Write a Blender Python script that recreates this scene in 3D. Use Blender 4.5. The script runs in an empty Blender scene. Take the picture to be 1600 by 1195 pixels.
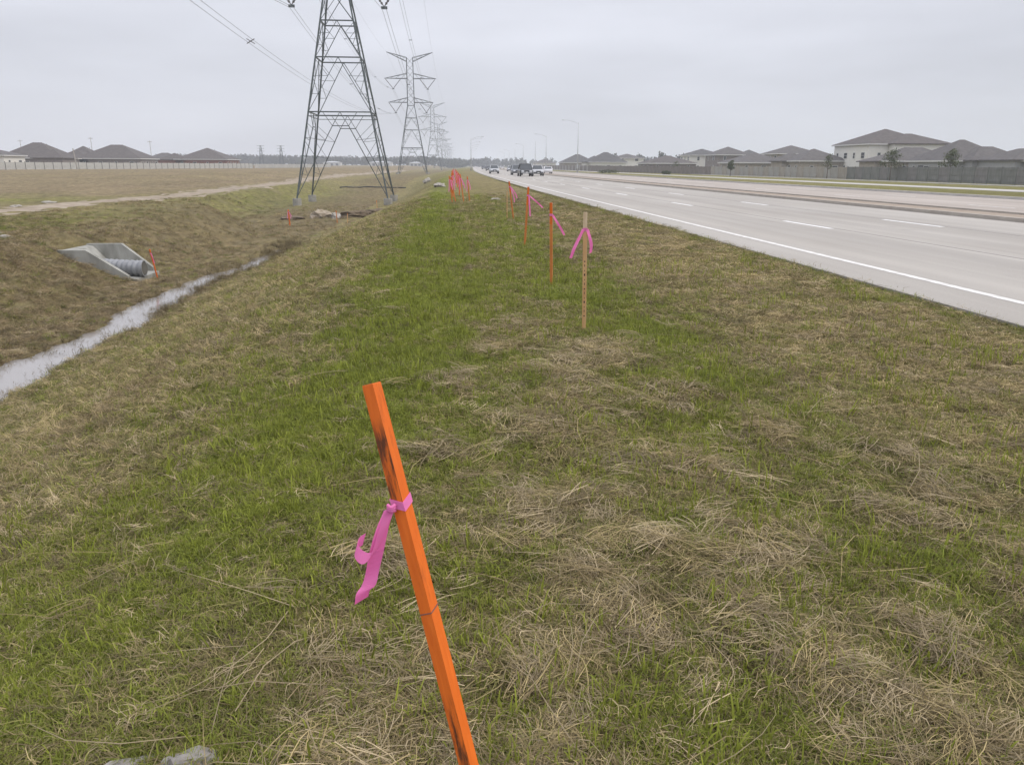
import bpy, bmesh, math, random
import numpy as np
from mathutils import Vector, Matrix

R = math.radians
random.seed(4)
rng = np.random.default_rng(11)
sc = bpy.context.scene
C = sc.collection

# ------------------------------------------------------------------ camera
cam_d = bpy.data.cameras.new('camera')
cam_d.sensor_fit = 'HORIZONTAL'; cam_d.sensor_width = 36; cam_d.lens = 27.0
cam_d.clip_start = 0.05; cam_d.clip_end = 20000
cam = bpy.data.objects.new('camera', cam_d); C.objects.link(cam)
_a, _p, _r = R(4.72), R(15.75), R(0.2)
_f = Vector((math.sin(_a)*math.cos(_p), math.cos(_a)*math.cos(_p), -math.sin(_p)))
_x = Vector((math.cos(_a), -math.sin(_a), 0)); _u = _x.cross(_f)
_x2 = _x*math.cos(_r) + _u*math.sin(_r); _u2 = _u*math.cos(_r) - _x*math.sin(_r)
m3 = Matrix((_x2, _u2, -_f)).transposed()
cam.matrix_world = Matrix.Translation((0, 0, 1.6)) @ m3.to_4x4()
sc.camera = cam

# ------------------------------------------------------------------ sky: overcast
world = bpy.data.worlds.new('World'); sc.world = world; world.use_nodes = True
nt = world.node_tree; nt.nodes.clear()
def N(t, kind, **kw):
    n = t.nodes.new(kind)
    for k, v in kw.items(): setattr(n, k, v)
    return n
def Lk(t, a, b): t.links.new(a, b)
SUN_EL, SUN_AZ = 46, 98          # azimuth from +Y towards +X
sky = N(nt, 'ShaderNodeTexSky', sky_type='NISHITA'); sky.sun_disc = False
sky.sun_elevation = R(SUN_EL); sky.sun_rotation = R(SUN_AZ)
bg_sky = N(nt, 'ShaderNodeBackground'); bg_sky.inputs[1].default_value = 0.1
Lk(nt, sky.outputs[0], bg_sky.inputs[0])
tc = N(nt, 'ShaderNodeTexCoord'); sep = N(nt, 'ShaderNodeSeparateXYZ')
Lk(nt, tc.outputs['Generated'], sep.inputs[0])
mx = N(nt, 'ShaderNodeMath', operation='MAXIMUM'); mx.inputs[1].default_value = 0.0
Lk(nt, sep.outputs[2], mx.inputs[0])
pw = N(nt, 'ShaderNodeMath', operation='POWER'); pw.inputs[1].default_value = 1.35
Lk(nt, mx.outputs[0], pw.inputs[0])
gr = N(nt, 'ShaderNodeMath', operation='MULTIPLY_ADD'); gr.inputs[1].default_value = 1.7; gr.inputs[2].default_value = 1.0
Lk(nt, pw.outputs[0], gr.inputs[0])
mp = N(nt, 'ShaderNodeMapping'); mp.inputs['Scale'].default_value = (1.9, 1.9, 9.0)
Lk(nt, tc.outputs['Generated'], mp.inputs[0])
cn = N(nt, 'ShaderNodeTexNoise'); cn.inputs['Scale'].default_value = 1.3; cn.inputs['Detail'].default_value = 4; cn.inputs['Roughness'].default_value = 0.45
Lk(nt, mp.outputs[0], cn.inputs['Vector'])
cr = N(nt, 'ShaderNodeMapRange'); cr.inputs[1].default_value = 0.3; cr.inputs[2].default_value = 0.7; cr.inputs[3].default_value = 0.86; cr.inputs[4].default_value = 1.11
Lk(nt, cn.outputs[0], cr.inputs[0])
mu = N(nt, 'ShaderNodeMath', operation='MULTIPLY'); Lk(nt, gr.outputs[0], mu.inputs[0]); Lk(nt, cr.outputs[0], mu.inputs[1])
bg_cl = N(nt, 'ShaderNodeBackground'); bg_cl.inputs[0].default_value = (0.685, 0.700, 0.770, 1)
Lk(nt, mu.outputs[0], bg_cl.inputs[1])
mixw = N(nt, 'ShaderNodeMixShader'); mixw.inputs[0].default_value = 0.94
Lk(nt, bg_sky.outputs[0], mixw.inputs[1]); Lk(nt, bg_cl.outputs[0], mixw.inputs[2])
wo = N(nt, 'ShaderNodeOutputWorld'); Lk(nt, mixw.outputs[0], wo.inputs[0])

sun_d = bpy.data.lights.new('sun', 'SUN'); sun_d.energy = 1.5; sun_d.angle = R(25); sun_d.color = (1.0, 0.92, 0.80)
sun = bpy.data.objects.new('sun', sun_d); C.objects.link(sun)
sd = Vector((math.sin(R(SUN_AZ))*math.cos(R(SUN_EL)), math.cos(R(SUN_AZ))*math.cos(R(SUN_EL)), math.sin(R(SUN_EL))))
sun.rotation_euler = sd.to_track_quat('Z', 'Y').to_euler()
sun.location = sd*60

vs = sc.view_settings
vs.view_transform = 'Standard'; vs.look = 'None'; vs.exposure = 0.0; vs.gamma = 1.0; vs.use_curve_mapping = False
sc.cycles.max_bounces = 4; sc.cycles.diffuse_bounces = 2; sc.cycles.volume_bounces = 1; sc.cycles.transparent_max_bounces = 8
sc.cycles.use_denoising = True

# ------------------------------------------------------------------ materials
MATS = {}
def mat(name, col, rough=0.8, var=0.12, scale=3.0, col2=None, bump=0.0, bscale=40.0, metallic=0.0, spec=0.3, stretch=None, coords='Object', detail=5.0):
    """principled material with noise-driven colour variation and fine relief"""
    if name in MATS: return MATS[name]
    m = bpy.data.materials.new(name); m.use_nodes = True; t = m.node_tree
    b = t.nodes['Principled BSDF']; b.inputs['Roughness'].default_value = rough; b.inputs['Metallic'].default_value = metallic
    b.inputs['Specular IOR Level'].default_value = spec
    co = N(t, 'ShaderNodeTexCoord'); mpn = N(t, 'ShaderNodeMapping')
    if stretch: mpn.inputs['Scale'].default_value = stretch
    Lk(t, co.outputs[coords], mpn.inputs[0])
    n = N(t, 'ShaderNodeTexNoise'); n.inputs['Scale'].default_value = scale; n.inputs['Detail'].default_value = detail
    Lk(t, mpn.outputs[0], n.inputs['Vector'])
    r = N(t, 'ShaderNodeMapRange'); r.inputs[1].default_value = 0.3; r.inputs[2].default_value = 0.7
    Lk(t, n.outputs[0], r.inputs[0])
    mixn = N(t, 'ShaderNodeMix', data_type='RGBA')
    c2 = col2 if col2 else tuple(min(1, c*(1+var)) for c in col)
    c1 = col if col2 else tuple(c*(1-var) for c in col)
    mixn.inputs['A'].default_value = (*c1, 1); mixn.inputs['B'].default_value = (*c2, 1)
    Lk(t, r.outputs[0], mixn.inputs['Factor']); Lk(t, mixn.outputs['Result'], b.inputs['Base Color'])
    if bump:
        n2 = N(t, 'ShaderNodeTexNoise'); n2.inputs['Scale'].default_value = bscale; n2.inputs['Detail'].default_value = 4
        Lk(t, mpn.outputs[0], n2.inputs['Vector'])
        bm_ = N(t, 'ShaderNodeBump'); bm_.inputs['Strength'].default_value = bump; bm_.inputs['Distance'].default_value = 0.02
        Lk(t, n2.outputs[0], bm_.inputs['Height']); Lk(t, bm_.outputs[0], b.inputs['Normal'])
    MATS[name] = m
    return m

# ------------------------------------------------------------------ mesh helpers
class MB:
    def __init__(s): s.v = []; s.f = []
    def add(s, v, f):
        o = len(s.v); s.v += [tuple(p) for p in v]; s.f += [tuple(o+i for i in q) for q in f]; return s
    def box(s, a, b):
        x0, y0, z0 = a; x1, y1, z1 = b
        return s.add([(x0,y0,z0),(x1,y0,z0),(x1,y1,z0),(x0,y1,z0),(x0,y0,z1),(x1,y0,z1),(x1,y1,z1),(x0,y1,z1)],
                     [(0,3,2,1),(4,5,6,7),(0,1,5,4),(1,2,6,5),(2,3,7,6),(3,0,4,7)])
    def bar(s, p, q, w, h=None, n=4, w2=None, rot=0.0):
        p = Vector(p); q = Vector(q); d = (q-p)
        if d.length < 1e-6: return s
        d.normalize(); up = Vector((0,0,1)) if abs(d.z) < 0.95 else Vector((0,1,0))
        x = d.cross(up).normalized(); y = x.cross(d); h = h or w; w2 = w2 if w2 is not None else 1.0
        v = []
        for c, k in ((p, 1.0), (q, w2)):
            for i in range(n):
                a = 2*math.pi*(i+0.5)/n + rot; m = 0.5/math.cos(math.pi/n) if n == 4 else 0.5
                v.append(c + x*math.cos(a)*w*m*k + y*math.sin(a)*h*m*k)
        f = [tuple(range(n))[::-1], tuple(range(n, 2*n))] + [(i, (i+1) % n, n+(i+1) % n, n+i) for i in range(n)]
        return s.add(v, f)
    def tube(s, pts, rad, n=6):
        pts = [Vector(p) for p in pts]; rads = rad if isinstance(rad, (list, tuple)) else [rad]*len(pts)
        v = []; f = []
        for i, p in enumerate(pts):
            d = (pts[min(i+1, len(pts)-1)] - pts[max(i-1, 0)]).normalized()
            up = Vector((0,0,1)) if abs(d.z) < 0.95 else Vector((0,1,0))
            x = d.cross(up).normalized(); y = x.cross(d)
            for k in range(n):
                a = 2*math.pi*k/n; v.append(p + (x*math.cos(a) + y*math.sin(a))*rads[i])
        for i in range(len(pts)-1):
            for k in range(n): f.append((i*n+k, i*n+(k+1) % n, (i+1)*n+(k+1) % n, (i+1)*n+k))
        f += [tuple(range(n))[::-1], tuple((len(pts)-1)*n+k for k in range(n))]
        return s.add(v, f)
    def loft(s, rings, caps=True):
        n = len(rings[0]); v = [p for r in rings for p in r]; f = []
        for i in range(len(rings)-1):
            for k in range(n): f.append((i*n+k, i*n+(k+1) % n, (i+1)*n+(k+1) % n, (i+1)*n+k))
        if caps: f += [tuple(range(n))[::-1], tuple((len(rings)-1)*n+k for k in range(n))]
        return s.add(v, f)
    def mesh(s, name, m=None, smooth=False):
        me = bpy.data.meshes.new(name); me.from_pydata(s.v, [], s.f)
        if m: me.materials.append(m)
        if smooth: me.polygons.foreach_set('use_smooth', [True]*len(me.polygons))
        me.update(); return me
    def build(s, name, m=None, parent=None, smooth=False):
        o = bpy.data.objects.new(name, s.mesh(name, m, smooth)); C.objects.link(o)
        if parent: o.parent = parent
        return o
def ob(name, me, parent=None, loc=None):
    o = bpy.data.objects.new(name, me); C.objects.link(o)
    if parent: o.parent = parent
    if loc: o.location = loc
    return o
def tag(o, label=None, cat=None, group=None, kind=None):
    if label: o['label'] = label
    if cat: o['category'] = cat
    if group: o['group'] = group
    if kind: o['kind'] = kind
    return o
def empty(name, loc=(0,0,0), rz=0.0):
    o = bpy.data.objects.new(name, None); C.objects.link(o); o.location = loc; o.rotation_euler = (0,0,rz)
    o.empty_display_size = 0.2
    return o
def copy_tree(o, parent=None):
    c = o.copy(); C.objects.link(c); c.parent = parent
    for ch in list(o.children): copy_tree(ch, c)
    return c
def raw_mesh(name, v, f, m=None, smooth=True):
    me = bpy.data.meshes.new(name); v = np.asarray(v, np.float32); f = np.asarray(f, np.int32)
    k = f.shape[1]
    me.vertices.add(len(v)); me.vertices.foreach_set('co', v.ravel())
    me.loops.add(f.size); me.loops.foreach_set('vertex_index', f.ravel())
    me.polygons.add(len(f)); me.polygons.foreach_set('loop_start', np.arange(0, f.size, k, dtype=np.int32))
    me.polygons.foreach_set('use_smooth', np.full(len(f), smooth))
    me.update(calc_edges=True)
    if m: me.materials.append(m)
    return me

# ------------------------------------------------------------------ terrain
def hash2(i, j, seed):
    h = (i.astype(np.int64)*374761393 + j.astype(np.int64)*668265263 + seed*2147483647) & 0xffffffff
    h = ((h ^ (h >> 13))*1274126177) & 0xffffffff
    h = (h ^ (h >> 16)) & 0xffffffff
    return h.astype(np.float64)/4294967295.0
def vnoise(x, y, seed=0):
    xi = np.floor(x); yi = np.floor(y); fx = x-xi; fy = y-yi
    fx = fx*fx*(3-2*fx); fy = fy*fy*(3-2*fy)
    a = hash2(xi, yi, seed); b = hash2(xi+1, yi, seed); c = hash2(xi, yi+1, seed); d = hash2(xi+1, yi+1, seed)
    return (a*(1-fx)+b*fx)*(1-fy) + (c*(1-fx)+d*fx)*fy
def fbm(x, y, seed=0, o=4):
    t = 0; amp = 0.5; w = 0
    for k in range(o):
        t = t + amp*vnoise(x*2**k+k*17.3, y*2**k-k*9.1, seed+k); w += amp; amp *= 0.5
    return t/w
def sstep(a, b, x):
    t = np.clip((x-a)/(b-a), 0, 1); return t*t*(3-2*t)
def curve(Y):
    Y = np.asarray(Y, float)
    return np.where(Y < 50, 0.0, np.where(Y < 296, 6.3e-5*(Y-50)**2, 3.81+0.031*(Y-296)))
ROAD_L = 6.0
# piles of cut hay lying on the grass: x, y, radius
PILES = [(.57,4.44,.42),(.46,3.36,.36),(.57,2.51,.3),(1.22,2.72,.36),(1.22,2.15,.3),(1.3,1.9,.3),(1.36,6.36,.5),(1.0,6.0,.4),(1.29,3.77,.34),(2.13,3.03,.28),
         (.9,2.9,.25),(1.05,2.45,.3),(.2,1.75,.3),(-.1,2.1,.3),(.75,5.2,.4),(1.5,5.0,.3),(-.25,3.0,.3),(.3,2.1,.25),(2.4,2.5,.3),(1.7,2.3,.25),(.8,7.6,.45),(.45,6.8,.4),
         (.0,4.0,.3),(1.9,4.3,.3),(.15,5.4,.35),(2.6,3.6,.3),(-.35,1.8,.25)]
def pile_field(x, y):
    p = np.zeros_like(x, dtype=float); x0_ = x; x = x + .55*(fbm(x*2.3, y*2.3, 71, 3)-.5); y = y + .7*(fbm(x0_*2.3, y*2.3, 83, 3)-.5)
    for a, b, r in PILES:
        d2 = ((x-a)**2 + ((y-b)*0.8)**2)/(r*r*.55); p = np.maximum(p, np.exp(-d2*1.1)*(.55+.9*vnoise(x*7, y*7, 8)).clip(0, 1))
    return p
def chan(Y): return -9.8 + 0.28*np.sin(Y*0.33+1.0) + 0.15*np.sin(Y*0.9) + 0.35*sstep(24, 44, Y)
def terrain(X, Y):
    X = np.asarray(X, float); Y = np.asarray(Y, float)
    s = X - curve(Y)
    far = sstep(120, 190, Y)                       # the ditch shallows out
    foot = -9.0 + 2.0*sstep(46, 80, Y)
    t = np.clip((-s-0.7)/(-foot-0.7), 0, 1); S = 0.45*t + 0.55*t*t*(3-2*t)
    depth = 2.88*(1-0.55*far)
    z = -depth*S
    # far side of the ditch
    b0 = -12.4 - 7.6*sstep(50, 78, Y); b1 = b0 - 3.8; field = -1.1
    fs = np.where(s > b0, 0, np.where(s > b1, (b0-s)/3.8, 1.0)); fs = 0.8*fs + 0.2*fs*fs*(3-2*fs)
    rise = (depth-1.25)*fs
    z = z + np.where(s < foot, np.maximum(rise, 0), 0)
    z = z + np.where(s < b1, 0.2*sstep(0, 6, b1-s), 0)
    D = np.hypot(X, Y)
    left = sstep(-25, -40, s)
    z = z + left*(1.35*sstep(60, 185, D) + 1.2*sstep(250, 900, D))
    # little channel
    c = chan(Y); w = 0.64 - 0.30*sstep(20, 44, Y)
    nz = fbm(X*2.1, Y*1.5, 5, 4)-0.5
    z = z - 0.46*np.exp(-((s-c)/w)**2)*sstep(49, 37, Y) + 0.30*nz*sstep(2.2, .5, np.abs(s-c))
    # hummocks
    rough = sstep(6.0, 5.2, s)
    z = z + rough*(0.09*(fbm(X*0.55, Y*0.55, 9, 3)-0.5) + 0.05*(fbm(X*3.1, Y*3.1, 3, 3)-0.5)*sstep(40, 10, Y))
    z = z + rough*sstep(-3, -6, s)*0.22*(fbm(X*0.6, Y*0.45, 21, 3)-0.5) + sstep(-10.5, -12.5, s)*sstep(-24, -17, s)*(0.30*(fbm(X*0.9, Y*0.7, 61, 4)-0.5))
    z = z - .07*sstep(5.3, 5.95, s)*(s < 6.02)
    z = z + 0.045*pile_field(X, Y)
    # outlet structure
    inn = sstep(31.6, 31.9, Y)*sstep(34.85, 34.55, Y)*sstep(-15.35, -15.1, X)*sstep(-11.9, -12.6, X)
    z = np.where(inn > 0, np.minimum(z, z*(1-inn) + inn*(-3.02)), z)
    # road bed is lower, verge on the far side
    z = np.where(s > ROAD_L+0.02, -0.16, z)
    v = sstep(29.3, 30.0, s)
    z = np.where(s > 29.25, -0.16 + v*0.20 - 0.34*sstep(30, 60, s) + 0.06*(fbm(X*.3, Y*.3, 2, 2)-.5), z)
    z = np.where((s > 17.3) & (s < 19.5), 0.03, z)
    return z
def tz(x, y): return float(terrain(np.array([x]), np.array([y]))[0])

# ground cover: share of live grass 0..1 and share of pale straw 0..1
def cover(X, Y):
    s = X - curve(Y)
    n1 = fbm(X*0.9, Y*0.6, 31, 4); n2 = fbm(X*2.6, Y*2.2, 57, 4); n3 = fbm(X*0.22, Y*0.12, 77, 3)
    g = 0.12 + 0*s
    g = g + 0.95*np.exp(-((s+0.50)/0.80)**2)*sstep(2.5, 6, Y)*sstep(170, 70, Y)
    g = g + 0.50*np.exp(-((s-1.6)/1.0)**2)*sstep(5.5, 8, Y)*sstep(60, 30, Y)
    g = g + 0.55*np.exp(-(((s-1.95)/.55)**2 + ((Y-7.0)/1.4)**2)) + 0.5*np.exp(-(((s-1.88)/.3)**2 + ((Y-5.4)/.5)**2))
    g = g + 0.16*sstep(4.8, 5.5, s)*sstep(7.0, 5.9, s) * (0.4+1.2*n2)
    g = g + 0.34*sstep(7.0, 3.5, Y)*sstep(-3.2, -1.0, s) + .16*sstep(7, 4, Y)*np.exp(-((s+1.3)/.8)**2)*sstep(4.5, 2.2, s)
    g = g + 0.10*sstep(-1.5, -2.5, s)*sstep(-9, -5, s)
    g = g + 0.40*np.exp(-((s+19.5)/2.0)**2)*sstep(60, 40, Y) + 0.5*np.exp(-(((X+34)/9)**2+((Y-62)/9)**2))
    g = g + 0.35*np.exp(-((s+21)/5)**2)*sstep(60, 90, Y)*sstep(170, 120, Y)
    g = g + 0.25*sstep(120, 260, Y)*np.exp(-((s)/7)**2)
    g = np.where(s > 29.2, 0.45 + 0*s, g)
    g = g*(0.35+1.3*n1) + 1.0*(n2-0.5)*sstep(60, 5, Y) + 0.25*(n3-0.5)
    g = g*(1-.55*sstep(2.2, 3.0, s)*sstep(5.4, 5.0, s))
    g = np.clip(g*(1-0.75*pile_field(X, Y)), 0, 1)
    d = 0.35 + 0.70*sstep(2.3, 3.3, s)*sstep(5.8, 5.0, s)*sstep(30, 12, Y) + 0.40*np.exp(-((s+5.0)/2.6)**2)*sstep(90, 40, Y)*sstep(3, 6, Y) + 0.5*pile_field(X, Y)
    d = d + 0.5*(fbm(X*1.1, Y*0.8, 91, 4)-0.5) + 0.25*sstep(-27, -32, s)
    brown = np.exp(-((s+3.5+0.4*(n3-.5))/0.6)**2)*sstep(16, 9, Y)*0.8 + sstep(-8.4, -9.2, s)*sstep(-22, -16, s)*1.15 + 0.35*sstep(2.9, 3.8, s)*sstep(5.5, 4.8, s)*np.exp(-((Y-6.3)/3.0)**2)
    brown = brown*(0.55+0.9*n1)
    return g, np.clip(d, 0, 1), np.clip(brown, 0, 1)
GREEN = np.array((.122, .148, .030)); LIME = np.array((.192, .210, .032)); TAN = np.array((.290, .228, .112)); BROWN = np.array((.205, .155, .085)); THATCH = np.array((.210, .166, .085)); GREY = np.array((.265, .212, .132)); OLIVE = np.array((.188, .172, .058)); FIELD = np.array((.250, .188, .118)); SOIL_SHADE = np.array((.075, .055, .034))
def cover_colour(X, Y):
    g, d, b = cover(X, Y); n = fbm(X*0.7, Y*0.5, 13, 3)[:, None]
    base = THATCH*(1-d[:, None]) + TAN*d[:, None]
    base = base*(1-.38*(1-d[:, None])) + OLIVE*.38*(1-d[:, None])
    base = base*(1-b[:, None]) + BROWN*.9*b[:, None]
    gr_ = GREEN*(1-n) + LIME*n
    g2 = np.clip(g, 0, 1)[:, None]*0.9
    s = X-curve(Y); fld = (sstep(-24, -30, s)*(1-.6*g))[:, None]; base = base*(1-fld) + FIELD*(.8+.4*n)*fld
    out = base*(1-g2) + gr_*g2
    k = (0.55*sstep(24, 9, Y)*sstep(6.5, 5.5, s))[:, None]     # dark soil tone close by, also painting deeper shade between the blades
    return out*(1-k) + SOIL_SHADE*k

ys = [-4.0]
while ys[-1] < 4200:
    y = ys[-1]; d = max(0.10, 0.014*abs(y));
    if y < 50: d = min(d, 0.24)
    ys.append(y+d)
ys = np.array(ys)
sl = [np.arange(-3, 5.9, .11), np.arange(-8, -3, .16), np.arange(-12, -8, .10), np.arange(-18, -12, .16), np.arange(-30, -18, .4)]
def geo(a, b, st, k):
    o = [a]; d = st
    while abs(o[-1]) < abs(b): o.append(o[-1] + d*(1 if b > a else -1)); d *= k
    return np.array(o)
ss = np.unique(np.round(np.concatenate(sl + [geo(-30, -4000, .5, 1.13), np.array([5.9, 5.96, 6.0, 6.03, 6.2, 12, 17.25, 17.32, 18.4, 19.48, 19.55, 24, 29.2, 29.26, 29.6, 30]), geo(30.5, 4000, .7, 1.13)]), 3))
SS, YY = np.meshgrid(ss, ys); XX = SS + curve(YY)
ZZ = terrain(XX, YY)
nv = np.stack([XX.ravel(), YY.ravel(), ZZ.ravel()], 1)
nr, nc = XX.shape
ii = (np.arange(nr-1)[:, None]*nc + np.arange(nc-1)[None]).ravel()
quads = np.stack([ii, ii+1, ii+nc+1, ii+nc], 1)

gm = bpy.data.materials.new('turf'); gm.use_nodes = True; t = gm.node_tree; b = t.nodes['Principled BSDF']
b.inputs['Roughness'].default_value = 0.95; b.inputs['Specular IOR Level'].default_value = 0.1
at = N(t, 'ShaderNodeAttribute', attribute_name='cover'); geo_n = N(t, 'ShaderNodeNewGeometry')
def tnoise(t, vec, scale, detail=5, rough=0.6):
    n = N(t, 'ShaderNodeTexNoise'); n.inputs['Scale'].default_value = scale; n.inputs['Detail'].default_value = detail; n.inputs['Roughness'].default_value = rough
    Lk(t, vec, n.inputs['Vector']); return n.outputs[0]
def rng_(t, v, a, b_, c, d):
    r = N(t, 'ShaderNodeMapRange'); r.inputs[1].default_value = a; r.inputs[2].default_value = b_; r.inputs[3].default_value = c; r.inputs[4].default_value = d
    Lk(t, v, r.inputs[0]); return r.outputs[0]
def mulc(t, col, fac):
    m = N(t, 'ShaderNodeVectorMath', operation='SCALE'); Lk(t, col, m.inputs[0]); Lk(t, fac, m.inputs['Scale']); return m.outputs[0]
pos = geo_n.outputs['Position']
m1 = N(t, 'ShaderNodeMapping'); m1.inputs['Scale'].default_value = (1.0, 0.45, 1.0); Lk(t, pos, m1.inputs[0])
c = mulc(t, at.outputs['Color'], rng_(t, tnoise(t, pos, 22, 6, .7), .28, .72, .45, 1.55))
c = mulc(t, c, rng_(t, tnoise(t, m1.outputs[0], 2.2, 6, .65), .3, .7, .55, 1.45))
c = mulc(t, c, rng_(t, tnoise(t, m1.outputs[0], .16, 4, .6), .3, .7, .72, .98))
mb2 = N(t, 'ShaderNodeMix', data_type='RGBA'); mb2.inputs['B'].default_value = (.20, .165, .10, 1)
Lk(t, rng_(t, tnoise(t, m1.outputs[0], .9, 6, .7), .52, .68, 0, .6), mb2.inputs['Factor']); Lk(t, c, mb2.inputs['A'])
Lk(t, mb2.outputs['Result'], b.inputs['Base Color'])
bp = N(t, 'ShaderNodeBump'); bp.inputs['Strength'].default_value = 0.9; bp.inputs['Distance'].default_value = 0.10
Lk(t, tnoise(t, pos, 5, 9, .75), bp.inputs['Height']); Lk(t, bp.outputs[0], b.inputs['Normal'])
g_me = raw_mesh('ground', nv, quads, gm)
ca = g_me.attributes.new('cover', 'FLOAT_COLOR', 'POINT')
cc = cover_colour(nv[:, 0], nv[:, 1])
ca.data.foreach_set('color', np.concatenate([cc, np.ones((len(cc), 1))], 1).astype(np.float32).ravel())
ground = tag(ob('ground', g_me), kind='structure')

# ------------------------------------------------------------------ ribbons along the road
def strip_pts(Y0, Y1):
    o = [Y0]
    while o[-1] < Y1: o.append(min(Y1, o[-1] + max(2.0, 0.06*abs(o[-1]))))
    return o
def slab(name, s0, s1, z1, z0, m, Y0=-8, Y1=3000, parent=None, zf=None):
    yl = strip_pts(Y0, Y1); rings = []
    for y in yl:
        c_ = float(curve(y)); dz = zf(y) if zf else 0
        rings.append([(s0+c_, y, z0+dz), (s1+c_, y, z0+dz), (s1+c_, y, z1+dz), (s0+c_, y, z1+dz)])
    return MB().loft(rings).build(name, m, parent)
conc = mat('road_concrete', (.322, .296, .264), .85, scale=.35, col2=(.392, .366, .332), bump=.25, bscale=60, coords='Object', stretch=(1, .25, 1), detail=9)
conc2 = mat('far_road_concrete', (.335, .292, .254), .85, scale=.35, col2=(.392, .348, .308), bump=.25, bscale=60, stretch=(1, .25, 1), detail=9)
paint = mat('road_paint', (.52, .50, .465), .75, scale=5, col2=(.76, .745, .72), detail=9)
seal = mat('joint_sealant', (.10, .095, .09), .9)
dirt = mat('median_dirt', (.26, .205, .16), .95, scale=1.2, col2=(.36, .30, .24), bump=.5)
walk = mat('sidewalk_concrete', (.38, .36, .335), .85, scale=1.2, col2=(.47, .45, .42))
def road_wear(m):
    t = m.node_tree; b = t.nodes['Principled BSDF']; src_ = b.inputs['Base Color'].links[0].from_socket
    g_ = N(t, 'ShaderNodeNewGeometry'); m_ = N(t, 'ShaderNodeMapping'); m_.inputs['Scale'].default_value = (1.0, .012, 1); Lk(t, g_.outputs['Position'], m_.inputs[0])
    c_ = mulc(t, src_, rng_(t, tnoise(t, m_.outputs[0], 1.1, 4, .55), .35, .65, .86, 1.08))
    m2 = N(t, 'ShaderNodeMapping'); m2.inputs['Scale'].default_value = (.6, .2, 1); Lk(t, g_.outputs['Position'], m2.inputs[0])
    c_ = mulc(t, c_, rng_(t, tnoise(t, m2.outputs[0], 1.6, 8, .7), .60, .74, 1.0, .80))
    c_ = mulc(t, c_, rng_(t, tnoise(t, g_.outputs['Position'], 30, 4, .7), .3, .7, .93, 1.07)); Lk(t, c_, b.inputs['Base Color'])
road_wear(conc); road_wear(conc2)
road = tag(slab('road', 6.0, 17.25, -0.03, -0.28, conc), kind='structure')
for a, b_ in ((6.0, 10.384), (10.416, 13.84), (13.86, 17.25)):
    slab('lane_slab', a, b_, 0.0, -0.03, conc, parent=road)
for q, jw in ((10.40, .016), (13.85, .010)): slab('joint', q-jw, q+jw, .0015, -.03, seal, parent=road, Y1=140)
kerb_m = mat('kerb_concrete', (.31, .275, .24), .9, scale=2, col2=(.39, .355, .31))
med = tag(slab('median', 17.32, 19.48, .06, -.2, dirt), kind='structure')
slab('kerb', 17.25, 17.45, .12, -.25, kerb_m, parent=med); slab('kerb', 19.35, 19.55, .12, -.25, kerb_m, parent=med)
road2 = tag(slab('far_road', 19.55, 29.25, 0.0, -0.28, conc2), kind='structure')
slab('kerb', 29.25, 29.5, .13, -.25, walk, parent=road2)
tag(slab('sidewalk', 39.5, 42.6, -.02, -.35, walk), kind='structure')
tag(slab('footpath', 58.6, 59.8, -.23, -.5, walk, Y1=260), kind='structure')
ed = tag(slab('edge_line', 6.93, 7.07, .005, .001, paint, Y1=900), kind='structure')
paint2 = mat('dash_paint', (.66, .65, .63), .7, scale=4, col2=(.84, .83, .81), detail=8)
mk = tag(MB().build('lane_marking', paint), kind='structure')
for q, ph in ((10.40, 20.2), (13.85, 20.7)):
    for k in range(-2, 26):
        y0 = ph + k*12.2; slab('dash', q-.21, q-.06, .005, .001, paint2, Y0=y0, Y1=y0+3.0, parent=mk)
for q in (23.0, 26.2):
    for k in range(1, 16):
        y0 = 18 + k*12.2; slab('dash', q-.06, q+.06, .005, .001, paint, Y0=y0, Y1=y0+3.0, parent=mk)

# dirt track on top of the far bank
trk = mat('track_dirt', (.22, .172, .122), .95, scale=1.1, col2=(.36, .30, .23), bump=.5, bscale=12, detail=8)
yl = [22.0]
while yl[-1] < 420: yl.append(yl[-1] + max(.8, .02*yl[-1]))
cols = np.linspace(-1, 1, 9); tv = []
for y in yl:
    c_ = -25.6 - 2.4*float(sstep(90, 200, np.array(y))) + float(curve(y)) + .35*math.sin(y*.11); w = 2.35 + .35*math.sin(y*.31) + .25*math.sin(y*.9)
    for k in cols: tv.append((c_ + k*w, y, 0))
tv = np.array(tv); tv[:, 2] = terrain(tv[:, 0], tv[:, 1]) + .035 - .09*np.tile(np.abs(cols)**6, len(yl)) - .04*np.tile(np.exp(-((np.abs(cols)-.55)/.2)**2), len(yl))
n9 = len(cols); ii = (np.arange(len(yl)-1)[:, None]*n9 + np.arange(n9-1)[None]).ravel()
tag(ob('dirt_path', raw_mesh('dirt_path', tv, np.stack([ii, ii+1, ii+n9+1, ii+n9], 1), trk)), kind='structure')

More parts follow.
